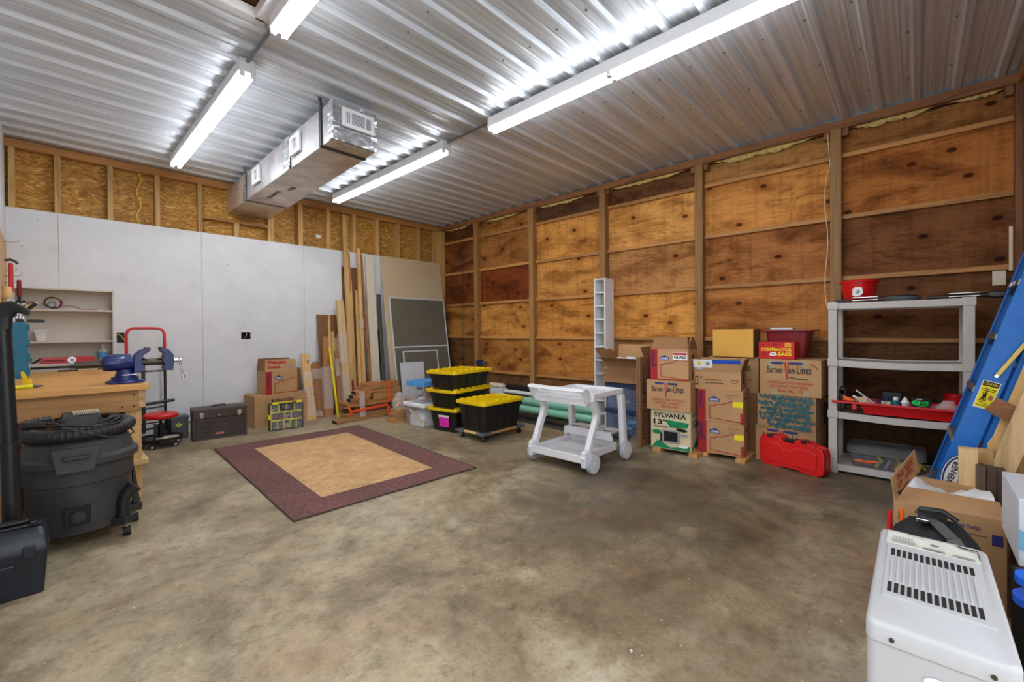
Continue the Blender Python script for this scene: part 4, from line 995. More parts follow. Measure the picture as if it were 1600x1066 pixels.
t = bin_('clear_bin', 'clear plastic bin with a light blue lid stacked on the white-lidded bin', (3.18, 4.48, .297), .05, .38, .35, .27, 'clear_plastic', 'blue_lid', G1, .03, lidh=.05)
cols = ['orange_plastic', 'white_plastic', 'grey_plastic', 'red_ink', 'tan_sheet', 'light_grey_plastic']
for k in range(10):
    x, y, z = random.uniform(.07, .27), random.uniform(.06, .25), .01+.017*k
    G().box(x, x+random.uniform(.04, .09), y, y+.06, z, z+.03).build('contents', cols[k % 6], t)

def tote(label, loc, rz, h, pink=False, big=1, W=.74, D=.49, Hb=None):
    t = thing('black_tote', label, 'storage tote', loc, rz, 'black totes with yellow lids')
    N = rrect(W-.12, D-.12, .05, 5, W/2, D/2); N2 = rrect(W-.05, D-.05, .05, 5, W/2, D/2)
    G().loft([[(x, y, 0) for x, y in N], [(x, y, h-.05) for x, y in N2]], cap1=False).build('body', 'tote_black', t, smooth=True)
    def rib(p0, p1, nx, ny):
        G().hexa([(p0[0]-.025*abs(ny), p0[1]-.025*abs(nx), .02), (p0[0]+.025*abs(ny), p0[1]+.025*abs(nx), .02), (p0[0]+.025*abs(ny)+.01*nx, p0[1]+.025*abs(nx)+.01*ny, .02), (p0[0]-.025*abs(ny)+.01*nx, p0[1]-.025*abs(nx)+.01*ny, .02),
                  (p1[0]-.025*abs(ny), p1[1]-.025*abs(nx), h-.07), (p1[0]+.025*abs(ny), p1[1]+.025*abs(nx), h-.07), (p1[0]+.025*abs(ny)+.01*nx, p1[1]+.025*abs(nx)+.01*ny, h-.07), (p1[0]-.025*abs(ny)+.01*nx, p1[1]-.025*abs(nx)+.01*ny, h-.07)]).build('rib', 'tote_black', t, bev=.003)
    for k in range(4):
        x = .15+(W-.30)*k/3; rib((x, .06), (x, .028), 0, -1)
    for k in range(2 if not pink else 0):
        y = .14+(D-.28)*k; rib((.06, y), (.028, y), -1, 0)
    R = lambda z, o: [(x, y, z) for x, y in rrect(W+o, D+o, .055, 5, W/2, D/2)]
    ld = G().loft([R(h-.052, -.012), R(h-.052, 0), R(h-.045, .006), R(h-.02, .0), R(h-.018, -.03), R(h-.03, -.045)]).build('lid', 'tote_yellow', t, smooth=True)
    n = 6
    for k in range(n):   # raised blocks along the rim and the centre ribs
        x0 = .05+(W-.1)*k/n
        for y0, y1 in ((.03, .07), (D-.07, D-.03)): G().box(x0, x0+(W-.1)/n*.55, y0, y1, h-.03, h-.006).build('lid_rib', 'tote_yellow', ld, bev=.006)
    for k in range(3): G().box(.07, W-.07, .13+.1*k, .145+.1*k, h-.031, h-.018).build('lid_rib', 'tote_yellow', ld, bev=.004)
    return t
ang = math.radians(8)
C0 = (3.225, 3.90)
tote('topmost of the three stacked black totes with yellow lids', (C0[0]-.01, C0[1], .505), ang, .235)
tote('middle tote of the stack of three, black with a yellow lid', (C0[0]-.012, C0[1], .285), ang, .235)
t = tote('black tote on the floor carrying a pink paper label, under two others', (*C0, 0), ang, .30, pink=True)
P = Print((.046, .3, 0), (0, -1, .0), (-.10, 0, 1), .004)
P.rect(.0, .165, .17, .20, 'white_ink').rect(.01, .06, .165, .175, 'pink_paper')
for k, (a, b) in enumerate(((.05, .12), (.06, .13), (.08, .13))): P.scribble(a, .15-.03*k, b-a, .012, 'purple_ink', 9, .003)
P.done(t, 'pink_label', 'pink paper label taped on')
bt = tote('large black tote with a yellow lid standing on the wheeled dolly', (3.15, 3.35, .098), 0, .345, W=.68, D=.48)
dl = thing('dolly', 'grey four-wheeled dolly with a wooden side rail under the large black tote', 'dolly', (3.49, 3.59, 0))
for sx in (-1, 1):
    for sy in (-1, 1):
        G().box(sx*.27-.075, sx*.27+.075, sy*.17-.06, sy*.17+.06, .07, .096).build('corner_plate', 'grey_plastic', dl, bev=.008)
        x, y = sx*.28, sy*.18
        G().cyl((x-.013, y, .03), (x+.013, y, .03), .03, n=18).cyl((x-.016, y, .03), (x+.016, y, .03), .012, n=12, m=1).box(x-.018, x+.018, y-.012, y+.012, .05, .072, 1).build('caster', ['rubber', 'chrome'], dl, smooth=True)
for sy in (-1, 1): G().box(-.2, .2, sy*.20-.012, sy*.20+.012, .072, .094).build('wooden_rail', 'pine_x', dl, bev=.002)
for sx in (-1, 1): G().box(sx*.30-.012, sx*.30+.012, -.12, .12, .072, .094).build('wooden_rail', 'pine_y', dl, bev=.002)

# ------------------------------------------------------------------ LONG STOCK ON THE FLOOR BY THE RIGHT WALL
GP = 'green pipes along the right wall'
for k, (x, z, lb) in enumerate(((4.66, .083, 'pale green pipe lying lowest and nearest the room'), (4.66, .197, 'pale green pipe resting on the lowest front pipe'), (4.79, .083, 'pale green pipe lowest against the wall'), (4.79, .197, 'pale green pipe on top against the wall'))):
    g = G(); y0, y1 = 2.95, 4.15-.05*(k % 2)
    r = .056; n = 24
    rings = [[(x+q*math.cos(a), y, z+q*math.sin(a)) for a in [2*PI*i/n for i in range(n)]] for y, q in ((y1, r-.005), (y1, r), (y0, r), (y0, r-.005))]
    g.loft(rings+[rings[0]], cap0=False, cap1=False)
    o = g.build('green_pipe', 'pipe_green', smooth=True); tag(o, lb, 'pipe', GP)
for k, (dx, z, m, lb) in enumerate(((-.10, 0, 'galv', 'steel channel track on the floor lying nearest the room, below the green pipes'), (0, 0, 'steel', 'middle steel channel track on the floor below the green pipes'), (.10, 0, 'galv', 'steel channel track on the floor lying nearest the green pipes'), (-.04, .042, 'steel', 'bright steel channel track lying across the other tracks'))):
    g = G(); L = 1.05-.04*k
    g.box(dx-.035, dx+.035, -L, L, z, z+.004); g.box(dx-.035, dx-.031, -L, L, z+.004, z+.04); g.box(dx+.031, dx+.035, -L, L, z+.004, z+.04)
    o = tag(g.build('steel_track', m, loc=(4.345, 3.28, .0005)), lb, 'metal track', 'steel tracks under the green pipes'); o.rotation_euler = (0, 0, -math.radians(5.2))
for y in (3.05, 3.95): tag(G().box(4.60, 4.85, y-.025, y+.025, 0, .026).build('spacer_batten', 'pine_x'), 'wooden batten under the %s of the green pipes' % ('cart end' if y < 3.5 else 'tote end'), 'batten')
tag(G().cyl((4.76, 4.58, .283), (4.72, 2.95, .283), .028, n=16).build('white_pole', 'white_plastic', smooth=True), 'long white pole lying on top of the green pipes', 'pole')
tag(G().box(4.85, 4.93, 2.95, 4.9, 0, .37).build('black_trough', 'wire_dark', bev=.01), 'long black plastic edging standing behind the green pipes', 'edging')
t = thing('rolled_blind', 'beige roll on a stack of white slats at the end of the pole', 'roll', (4.80, 4.72, .0))
G().box(-.06, .03, -.12, .16, 0, .31).build('slat_stack', 'white_board', t, bev=.004)
G().cyl((-.01, -.1, .348), (-.01, .2, .348), .038, n=20).build('roll', 'cream_board', t, smooth=True)

# ------------------------------------------------------------------ SERVING CART
def cart():
    t = thing('serving_cart', 'white plastic two-tier serving cart with a raised handle and four disc wheels', 'cart', (3.37, 2.29, 0))
    X0 = 3.37; hw = .285
    def leg(pts, y, wd=.026):   # pts in world x,z of the centre line
        rings = []
        for i, (x, z, r) in enumerate(pts):
            rings.append([(x-X0+a*r, y+b, z) for a, b in ((-1, -wd), (1, -wd), (1, wd), (-1, wd))])
        return G().loft(rings)
    for s_ in (-1, 1):
        leg([(3.035, .14, .05), (3.075, .18, .035), (3.15, .34, .032), (3.205, .44, .034), (3.215, .48, .034), (3.17, .55, .034), (3.12, .645, .036)], s_*hw).build('leg', 'cart_plastic', t, bev=.01)
        leg([(3.68, .12, .04), (3.67, .2, .035), (3.65, .45, .032), (3.63, .60, .034)], s_*hw).build('leg', 'cart_plastic', t, bev=.01)
        G().hexa([(3.0-X0, s_*hw-.022, .06), (3.12-X0, s_*hw-.022, .06), (3.12-X0, s_*hw+.022, .06), (3.0-X0, s_*hw+.022, .06), (3.0-X0, s_*hw-.022, .19), (3.09-X0, s_*hw-.022, .22), (3.09-X0, s_*hw+.022, .22), (3.0-X0, s_*hw+.022, .19)]).build('wheel_bracket', 'cart_plastic', t, bev=.01)
    for x in (3.10-X0, 3.655-X0):
        for s_ in (-1, 1):
            y = s_*(hw+.035)
            w = G().cyl((x, y-.017, .085), (x, y+.017, .085), .085, n=40, m=1).build('wheel', ['cart_plastic', 'cart_grey'], t, smooth=True, bev=.003)
            G().cyl((x, y+s_*.0165, .085), (x, y+s_*.020, .085), .076, n=36).cyl((x, y+s_*.02, .085), (x, y+s_*.024, .085), .014, n=16).build('hub_disc', 'cart_plastic', w, smooth=True)
    def tray(x0, x1, y0, y1, z, h, name, lip=.012, curve=0):
        g = G(); g.box(x0, x1, y0, y1, z, z+.01)
        g.box(x0, x1, y0-lip, y0, z-.012, z+h); g.box(x0, x1, y1, y1+lip, z-.012, z+h); g.box(x0-lip, x0, y0-lip, y1+lip, z-.012, z+h); g.box(x1, x1+lip, y0-lip, y1+lip, z-.012, z+h)
        g.build(name, 'cart_plastic', t, bev=.004)
    tray(3.02-X0, 3.58-X0, -.25, .25, .105, .055, 'lower_tray')
    tray(3.09-X0, 3.69-X0, -.26, .26, .615, .035, 'upper_tray')
    G().box(3.06-X0, 3.09-X0, -.28, .28, .56, .625).build('end_panel', 'cart_plastic', t, bev=.008)
    # bowed handle with side arms
    g = G(); rings = []
    for i in range(13):
        y = -.30+.60*i/12; bow = .03*(1-(y/.3)**2)
        rings.append([(3.005-X0-bow+a, y, .70+b) for a, b in ((-.02, -.008), (-.008, .012), (.03, .016), (.04, .004), (.02, -.018))])
    g.loft(rings).build('handle', 'cart_plastic', t, smooth=True)
    for s_ in (-1, 1):
        G().hexa([(3.06-X0, s_*hw-.018, .58), (3.16-X0, s_*hw-.018, .60), (3.16-X0, s_*hw+.018, .60), (3.06-X0, s_*hw+.018, .58), (2.985-X0, s_*hw-.018, .71), (3.05-X0, s_*hw-.018, .715), (3.05-X0, s_*hw+.018, .715), (2.985-X0, s_*hw+.018, .71)]).build('handle_arm', 'cart_plastic', t, bev=.008)
        G().lathe([(.036, .60), (.038, .64), (.03, .662), (.0, .67)], 3.13-X0, s_*hw, 20).build('post_cap', 'cart_plastic', t, smooth=True)
    # bottle rack with round cut-outs
    g = G(); z0, z1 = .245, .257; x0, x1 = 3.50-X0, 3.70-X0; n = 24; yc = [-.17, 0, .17]; r = .062
    for c in yc:
        sq = []; ci = []
        for k in range(n):
            a = 2*PI*k/n; ca, sa = math.cos(a), math.sin(a); m = 1/max(abs(ca)/.1, abs(sa)/.085)
            sq.append(((x0+x1)/2+ca*m, c+sa*m)); ci.append(((x0+x1)/2+ca*r, c+sa*r))
        vs = [(x, y, z) for z in (z0, z1) for L in (sq, ci) for x, y in L]; fs = []
        for k in range(n):
            j = (k+1) % n
            fs += [(2*n+k, 2*n+j, 3*n+j, 3*n+k), (k, n+k, n+j, j), (n+k, 3*n+k, 3*n+j, n+j)]
        g.add(vs, fs)
    g.box(x0-.006, x0, -.26, .26, .225, .26); g.box(x1, x1+.006, -.26, .26, .225, .26)
    g.build('bottle_rack', 'cart_plastic', t)
    G().box(3.50-X0, 3.505-X0, -.27, .27, .185, .235).build('rack_panel', 'cart_plastic', t)
cart()

def cd_tower():
    t = thing('cd_tower', 'tall narrow white rack of square cubbies standing by the plywood wall', 'rack', (4.62, 2.83, 0))
    W, D, H = .16, .20, 1.83     # width along y, depth along x
    G().box(0, D, -W/2, -W/2+.016, 0, H).build('side_panel', 'white_plastic', t, bev=.001)
    G().box(0, D, W/2-.016, W/2, 0, H).build('side_panel', 'white_plastic', t, bev=.001)
    G().box(D-.006, D, -W/2+.016, W/2-.016, 0, H).build('back_panel', 'cream_board', t)
    n = 11
    for k in range(n+1):
        z = (H-.016)*k/n; G().box(0, D-.006, -W/2+.016, W/2-.016, z, z+.014).build('shelf', 'white_plastic', t)
cd_tower()

G2 = 'translucent bins with navy lids'
for k, (z, lb) in enumerate(((0, 'translucent bin with a navy lid on the floor holding light blue things'), (.30, 'translucent bin with a navy lid full of papers and cloth, under the open carton'))):
    t = bin_('translucent_bin', lb, (4.42, 2.66, z), -PI/2, .56, .40, .298, 'clear_blue', 'navy_lid', G2, .03, lidh=.035)
    for q in range(9):
        a, b, c = random.uniform(.06, .40), random.uniform(.05, .25), .01+.025*q
        m = (['light_blue_bin']*6+['white_plastic'])[q % 7] if k == 0 else ['white_plastic', 'cardboard', 'navy_ink', 'light_grey_plastic', 'blue_lid', 'dark_red'][q % 6]
        G().hexa([(a, b, c), (a+.12, b+.01, c+.01), (a+.11, b+.1, c), (a, b+.09, c+.02), (a+.01, b, c+.03), (a+.12, b+.02, c+.04), (a+.1, b+.1, c+.03), (a, b+.1, c+.05)]).build('contents', m, t)

# ------------------------------------------------------------------ CARTONS
def carton(label, A, B, z, d, h, mat='cardboard', side='cardboard_side', group=None, top='closed', name='cardboard_box', wd=None, tape=True):
    """front face runs A to B (left to right as the room sees it)"""
    a = math.atan2(B[1]-A[1], B[0]-A[0]); W = wd or math.hypot(B[0]-A[0], B[1]-A[1])
    t = thing(name, label, 'box', (A[0], A[1], z), a, group)
    th = .004
    if top == 'closed':
        g = G(); g.box(0, W, 0, d, 0, h); g.m = [0, 0, 0, 0, 0, 0]; g.build('body', mat, t, bev=.0025)
        if tape: G().box(W*.0, W, d/2-.024, d/2+.024, h, h+.0008).build('tape', 'clear_tape', t)
    else:
        g = G(); g.box(0, W, 0, d, 0, th); g.box(0, W, 0, th, th, h); g.box(0, W, d-th, d, th, h); g.box(0, th, th, d-th, th, h); g.box(W-th, W, th, d-th, th, h); g.build('body', mat, t)
    t['W'] = W; t['D'] = d; t['H'] = h
    return t
def flap(t, edge, L, ang, mat='cardboard_side', inner=0, taper=.0):
    """a flap hinged on one top edge; ang 0 = straight up, 90 = folded out flat, negative = folded inwards"""
    W, D, H = t['W'], t['D'], t['H']; q = math.radians(ang); s_, c = math.sin(q)*L, math.cos(q)*L; th = .003
    if edge == 'front': P = [(0, 0, H), (W, 0, H), (W, th, H), (0, th, H), (taper, -s_, H+c), (W-taper, -s_, H+c), (W-taper, -s_+th, H+c), (taper, -s_+th, H+c)]
    if edge == 'back': P = [(0, D-th, H), (W, D-th, H), (W, D, H), (0, D, H), (taper, D+s_-th, H+c), (W-taper, D+s_-th, H+c), (W-taper, D+s_, H+c), (taper, D+s_, H+c)]
    if edge == 'left': P = [(0, 0, H), (th, 0, H), (th, D, H), (0, D, H), (-s_, taper, H+c), (-s_+th, taper, H+c), (-s_+th, D-taper, H+c), (-s_, D-taper, H+c)]
    if edge == 'right': P = [(W-th, 0, H), (W, 0, H), (W, D, H), (W-th, D, H), (W+s_-th, taper, H+c), (W+s_, taper, H+c), (W+s_, D-taper, H+c), (W+s_-th, D-taper, H+c)]
    return G().hexa(P).build('flap', mat, t)
def front(t, e=.0028): return Print((0, 0, 0), (1, 0, 0), (0, 0, 1), e-.0016+.0004)
def rside(t): return Print((t['W'], 0, 0), (0, 1, 0), (0, 0, 1), .0012)
def lshape(P, x, z, w_, h):
    P.poly([(x+.02*w_, z), (x+.98*w_, z), (x+w_, z+.6*h), (x+.82*w_, z+.66*h), (x+.5*w_, z+h), (x+.18*w_, z+.66*h), (x, z+.6*h)], 'blue_ink')
    P.text("LOWE'S", x+.1*w_, z+.14*h, .8*w_, .42*h, 'white_ink', .03)
def store_print(t, word='small', tall=None):
    W, H = t['W'], t['H']; P = front(t)
    P.rect(.001, .001, W*.19, H-.001, 'red_stripe').text(word, W*.03, H*.42, H*.52, W*.12, 'purple_ink', .03, rot=True)
    lshape(P, W*.26, H*.64, W*.24, H*.17)
    P.line([(W, H*.62), (W*.78, H*.68), (W*.52, H*.55), (W*.40, H*.55), (W*.40, H*.50), (W*.28, H*.50), (W*.28, H*.12), (W, H*.04)], .0065, 'red_stripe')
    return P
def barnes_print(t, phone='800-342-193', rows=True, tape2=False):
    W, H = t['W'], t['H']; P = front(t)
    if tape2:
        for x in (.13, .68): P.rect(W*x, H*.74, W*(x+.12), H*.995, 'clear_tape')
        for x in (.20, .72): P.rect(W*x, H*.005, W*(x+.10), H*.16, 'clear_tape')
    else: P.rect(W*.44, H*.005, W*.50, H*.995, 'clear_tape')
    for x0, x1 in ((.20, .40), (.50, .72)): P.rect(W*x0, H*.88, W*x1, H*.93, 'blue_ink').rect(W*(x0+.02), H*.86, W*(x1-.02), H*.875, 'navy_ink')
    P.text('Barnes', W*.13, H*.62, W*.25, H*.19, 'navy_ink', .01).ell(W*.405, H*.69, W*.009, H*.016, 'navy_ink')
    P.poly([(W*.42, H*.92), (W*.445, H*.92), (W*.468, H*.48), (W*.455, H*.42)], 'red_ink').poly([(W*.475, H*.92), (W*.50, H*.92), (W*.470, H*.48), (W*.462, H*.42)], 'red_ink')
    P.text('an', W*.49, H*.62, W*.095, H*.13, 'navy_ink', .01).ell(W*.60, H*.69, W*.009, H*.016, 'navy_ink').text('Lines', W*.625, H*.62, W*.225, H*.22, 'navy_ink', .01)
    if rows:
        P.text('CARROLLTON, GEORGIA', W*.13, H*.31, W*.75, H*.085, 'red_ink', .005).text('CONYERS, GEORGIA', W*.18, H*.20, W*.62, H*.085, 'red_ink', .005)
        P.text(phone, W*.32, H*.09, W*.40, H*.085, 'red_ink', .005)
    return P

GL = 'moving cartons printed with a red stripe and house outline'
GV = 'van line moving cartons with blue and red print'
# stack beside the cart
t = carton('television carton with green triangles and a picture of a small set, on wooden blocks', (4.085, 1.925), (4.115, 1.545), .04, .34, .378, 'cardboard_cream', top='closed', name='television_carton')
W, H = t['W'], t['H']; P = front(t)
P.text('SYLVANIA', W*.09, H*.80, W*.80, H*.13, 'black_ink', .03).text('13"', W*.07, H*.62, W*.34, H*.14, 'black_ink', .035).text('TELEVISION', W*.07, H*.54, W*.36, H*.05, 'black_ink', .02)
P.poly([(W*.36, H*.76), (W*.96, H*.72), (W*.92, H*.60), (W*.50, H*.56)], 'green_ink').poly([(W*.02, H*.02), (W*.98, H*.02), (W*.98, H*.14), (W*.5, H*.06), (W*.18, H*.22)], 'green_ink').ell(W*.16, H*.42, W*.12, H*.06, 'green_ink')
P.rect(W*.30, H*.16, W*.74, H*.50, 'light_grey_plastic').rect(W*.34, H*.21, W*.68, H*.46, 'black_ink').rect(W*.24, H*.18, W*.29, H*.40, 'black_ink')
P.ell(W*.78, H*.53, W*.14, H*.045, 'black_ink', rot=-.1).ell(W*.84, H*.40, W*.12, H*.035, 'grey_ink').ell(W*.82, H*.12, W*.12, H*.04, 'white_ink'); P.done(t)
P = rside(t); P.poly([(.02, .02), (.30, .02), (.30, .14)], 'green_ink').poly([(.03, .22), (.3, .30), (.3, .22)], 'green_ink').text('SYLVANIA', .04, .32, .26, .035, 'black_ink').text('13"', .05, .25, .1, .04, 'black_ink'); P.done(t)
t = carton('van line carton between the television carton and the red-striped carton', (4.055, 1.955), (4.085, 1.535), .42, .40, .288, group=GV); barnes_print(t, '1-800-342-1934').done(t)
t = carton('open-topped red-striped carton with a red and white sticker, topmost of its stack', (4.085, 1.925), (4.115, 1.565), .71, .30, .30, top='open', group=GL, tape=False)
P = store_print(t); P.rect(.60*t['W'], .66*t['H'], .97*t['W'], .90*t['H'], 'white_ink').rect(.61*t['W'], .82*t['H'], .96*t['W'], .89*t['H'], 'red_ink').text('GLASS', .63*t['W'], .70*t['H'], .31*t['W'], .11*t['H'], 'black_ink', .04); P.rect(.001, .001, t['W'], .012, 'red_stripe'); P.done(t)
flap(t, 'front', .17, -48); flap(t, 'back', .17, -48); flap(t, 'right', .12, -12, taper=.06, mat='cardboard_dark')
P = rside(t); P.ell(.15, .23, .045, .018, 'black_ink'); P.done(t, 'hand_hole')
for y, x0, lb in ((1.86, 4.06, 'left end'), (1.52, 4.09, 'right end')):
    tag(G().box(x0, x0+.42, y-.04, y+.04, 0, .039).build('wood_block', 'pine_x', bev=.002), 'pine block under the %s of the television carton' % lb, 'block', 'pine blocks under the cartons')
for y, x0, lb in ((1.47, 4.23, 'left end'), (1.145, 4.20, 'right end')):
    tag(G().box(x0, x0+.40, y-.04, y+.04, 0, .039).build('wood_block', 'pine_x', bev=.002), 'pine block under the %s of the two red-striped cartons' % lb, 'block', 'pine blocks under the cartons')

# flattened cartons standing on edge and the open carton over the bins
for z, lb in ((0, 'dark flattened carton standing on the floor beside the bins'), (.462, 'dark flattened carton standing on top of another beside the bins')):
    tag(G().box(4.10, 4.50, 2.045, 2.065, z, z+.458).box(4.10, 4.50, 2.068, 2.088, z, z+.455).build('flattened_carton', 'cardboard_dark', bev=.002), lb, 'cardboard')
    P = Print((4.10, 2.044, z), (1, 0, 0), (0, 0, 1)); P.text('small', .05, .08, .30, .05, 'purple_ink', .02, rot=True); P.done([o for o in COL.objects if o.get('label') == lb][0])
t = carton('open brown carton with raised flaps and white packing on top of the two translucent bins', (4.40, 2.66), (4.40, 2.13), .60, .36, .255, 'cardboard_side', top='open', tape=False)
flap(t, 'front', .17, 78, 'cardboard'); flap(t, 'back', .17, 8, 'cardboard'); flap(t, 'left', .17, 40, 'cardboard_dark'); flap(t, 'right', .17, -22, 'cardboard_dark')
P = front(t); P.rect(.02, .10, .06, .17, 'clear_tape').text('up', .025, .11, .03, .04, 'black_ink'); P.done(t)
g = G(); 
for i in range(10):
    x, y = random.uniform(.1, .42), random.uniform(.06, .28); g.lathe([(.0, .18), (.06, .2), (.07, .235), (.03, .27+.02*random.random()), (0, .28)], x, y, 9)
tag(g.build('packing', 'bag_white', loc=(4.40, 2.66, .60)), 'white plastic packing filling the open carton above the bins', 'packing', kind='stuff').rotation_euler = (0, 0, -PI/2)

# two small moving cartons, delivery carton, van line carton behind
B1 = ((4.225, 1.518), (4.265, 1.130))
t = carton('lower of two red-striped cartons with a yellow tag, just above the pine blocks', *B1, .04, .31, .297, group=GL); P = store_print(t); P.rect(t['W']*.80, .15, t['W']*.999, .20, 'yellow_ink').rect(.94*t['W'], .001, t['W'], .10, 'red_stripe').scribble(t['W']*.66, .24, .09, .02, 'black_ink', 9).scribble(t['W']*.68, .21, .06, .015, 'black_ink', 6); P.done(t); P = rside(t); P.ell(.12, .22, .04, .015, 'black_ink'); P.done(t, 'hand_hole')
t = carton('upper of two red-striped cartons with a yellow tag, under the delivery carton', (4.225, 1.523), (4.262, 1.135), .338, .31, .297, group=GL); P = store_print(t); P.rect(t['W']*.78, .15, t['W']*.999, .20, 'yellow_ink').rect(.94*t['W'], .001, t['W'], .10, 'red_stripe').scribble(t['W']*.64, .245, .1, .02, 'black_ink', 9).scribble(t['W']*.68, .22, .04, .012, 'black_ink', 5); P.done(t); P = rside(t); P.ell(.12, .22, .04, .015, 'black_ink'); P.done(t, 'hand_hole')
t = carton('open delivery carton with blue tape and a shipping label on its flap', (4.225, 1.555), (4.27, 1.155), .636, .27, .165, top='open', tape=False)
W = t['W']; P = front(t); P.text('Fast delivery in', W*.26, .080, W*.34, .018, 'black_ink', .03).text('any new language.', W*.26, .052, W*.40, .018, 'black_ink', .03).text('prime', W*.80, .085, W*.14, .018, 'black_ink', .02).line([(W*.80, .075), (W*.87, .068), (W*.94, .075)], .003, 'black_ink').rect(W*.03, .04, W*.10, .12, 'black_ink').rect(W*.04, .05, W*.09, .11, 'cardboard'); P.text('11', W*.14, .10, .02, .02, 'black_ink'); P.done(t)
f1 = flap(t, 'front', .12, 15, 'cardboard'); P = Print((0, -.002, .165), (1, 0, 0), (0, -math.sin(math.radians(15)), math.cos(math.radians(15)))); P.rect(W*.42, .085, W*1.0, .12, 'blue_tape').rect(.0, .04, W*.42, .12, 'white_ink').rect(W*.03, .02, W*.20, .045, 'white_ink').ell(W*.13, .085, .02, .018, 'yellow_ink').ell(W*.32, .08, .018, .018, 'grey_ink').text('III II III', W*.03, .022, W*.16, .018, 'blue_ink'); P.done(t, 'shipping_label', 'blue tape and white shipping label')
flap(t, 'back', .12, 10, 'cardboard'); flap(t, 'right', .12, 15, 'cardboard_dark'); flap(t, 'left', .10, 60, 'cardboard')
P = Print((W+.001, 0, 0), (0, 1, 0), (0, 0, 1)); P.rect(.08, .05, .14, .16, 'blue_ink'); P.done(t, 'blue_tape', 'blue tape strip')
t = carton('small open white and brown box inside the delivery carton', (4.33, 1.44), (4.34, 1.24), .642, .14, .20, top='open', tape=False); flap(t, 'left', .07, 70, 'cardboard'); flap(t, 'right', .08, 20, 'wax_paper')
t = carton('plain carton on the floor hidden behind the red-striped cartons', (4.62, 1.53), (4.62, 1.10), 0, .34, .578, 'cardboard_dark')
t = carton('van line carton behind the delivery carton, under the yellow-brown carton', (4.64, 1.56), (4.64, 1.10), .58, .33, .345, group=GV); barnes_print(t).done(t)
t = carton('smooth yellow-brown carton, topmost behind the delivery carton', (4.60, 1.505), (4.60, 1.135), .926, .24, .272, 'cardboard_yellow', tape=False)
P = rside(t); P.rect(0, 0, .24, .272, 'cardboard_dark'); P.done(t, 'dark_side')

# right column
t = carton('van line carton on the floor behind the red case', (4.46, 1.085), (4.44, .62), 0, .42, .318, group=GV); barnes_print(t, rows=False).done(t)
t = carton('carton covered in teal leaf shapes, between two van line cartons', (4.45, 1.065), (4.44, .62), .319, .36, .29, tape=False, name='patterned_carton')
W, H = t['W'], t['H']; P = front(t); rnd = random.Random(5)
for i in range(9):
    for j in range(6):
        x = W*.05+(W*.92)*(i+.5*(j % 2))/8.8; z = H*.07+(H*.90)*j/5.4; k = rnd.random()
        if x > W*.97: continue
        if j == 0 and i < 2: continue
        r = H*.10; q = rnd.random()*6.3
        if k < .35:
            for m in range(6):
                a = q+m*PI/3; P.ell(x+r*.55*math.cos(a), z+r*.55*math.sin(a), r*.5, r*.22, 'teal_ink', 8, a)
        elif k < .6:
            for m in range(4):
                a = q; P.ell(x+r*(m-1.5)*.5*math.cos(a), z+r*(m-1.5)*.5*math.sin(a), r*.7, r*.21, 'teal_ink', 8, a+PI/2+.3)
        elif k < .8: P.line([(x+r*(m/4-1), z+r*.35*math.sin(m*1.3+q)) for m in range(9)], r*.3, 'teal_ink').line([(x+r*(m/4-1), z+r*.6+r*.3*math.sin(m*1.3+q)) for m in range(9)], r*.22, 'teal_ink')
        else: P.ell(x, z, r*.85, r*.4, 'teal_ink', 12, q)
P.rect(W*.02, H*.03, W*.19, H*.11, 'clear_tape').text('|||||||||', W*.03, H*.045, W*.14, H*.05, 'black_ink', .01); P.done(t)
t = carton('van line carton with taped corners carrying the red bin and bag box', (4.445, 1.045), (4.43, .58), .61, .42, .318, group=GV); P = barnes_print(t, tape2=True); P.line([(t['W']*.84, .285), (t['W']*.90, .27), (t['W']*.95, .24)], .005, 'black_ink').line([(t['W']*.50, .165), (t['W']*.60, .155), (t['W']*.80, .150)], .006, 'black_ink'); P.done(t)
t = carton('bright red contractor bag box with yellow lettering in front of the dark red bin', (4.455, 1.055), (4.445, .775), .93, .17, .150, 'red_plastic', name='bag_box', tape=False)
W, H = t['W'], t['H']; P = front(t); P.text('CONTRACTOR', W*.07, H*.46, W*.86, H*.20, 'yellow_ink', .03).text('BAGS', W*.56, H*.20, W*.36, H*.20, 'yellow_ink', .03)
P.poly([(W*.73, H*.72), (W*.92, H*.70), (W*.91, H*.95), (W*.75, H*.97)], 'amber_ink').text('SAVE', W*.77, H*.80, W*.12, H*.08, 'red_ink').rect(W*.42, H*.84, W*.54, H*.90, 'burgundy').rect(W*.05, H*.80, W*.20, H*.86, 'burgundy')
P.poly([(W*.30, H*.22), (W*.36, H*.40), (W*.48, H*.40), (W*.54, H*.24), (W*.42, H*.18)], 'white_ink').poly([(W*.37, H*.26), (W*.41, H*.38), (W*.46, H*.25)], 'navy_ink'); 
for k in range(4): P.rect(W*.07, H*(.20+.05*k), W*.24, H*(.215+.05*k), 'burgundy')
P.done(t)
t = thing('red_tub', 'dark red plastic bin with a wide rim behind the contractor bag box', 'storage bin', (4.78, .87, .929))
R = lambda w_, d, z: [(x, y, z) for x, y in rrect(d, w_, .03)]
G().loft([R(.27, .22, 0), R(.35, .28, .245)], cap1=False).build('body', 'dark_red', t, smooth=True)
G().loft([R(.35, .28, .24), R(.43, .34, .245), R(.44, .35, .25), R(.42, .34, .262), R(.36, .29, .262), R(.35, .28, .24)], cap0=False, cap1=False).build('rim', 'dark_red', t, smooth=True)
tag(G().box(4.63, 4.74, .82, 1.00, 1.193, 1.21).build('white_packet', 'white_board', bev=.004), 'flat white packet lying on the rim of the dark red bin', 'packet')

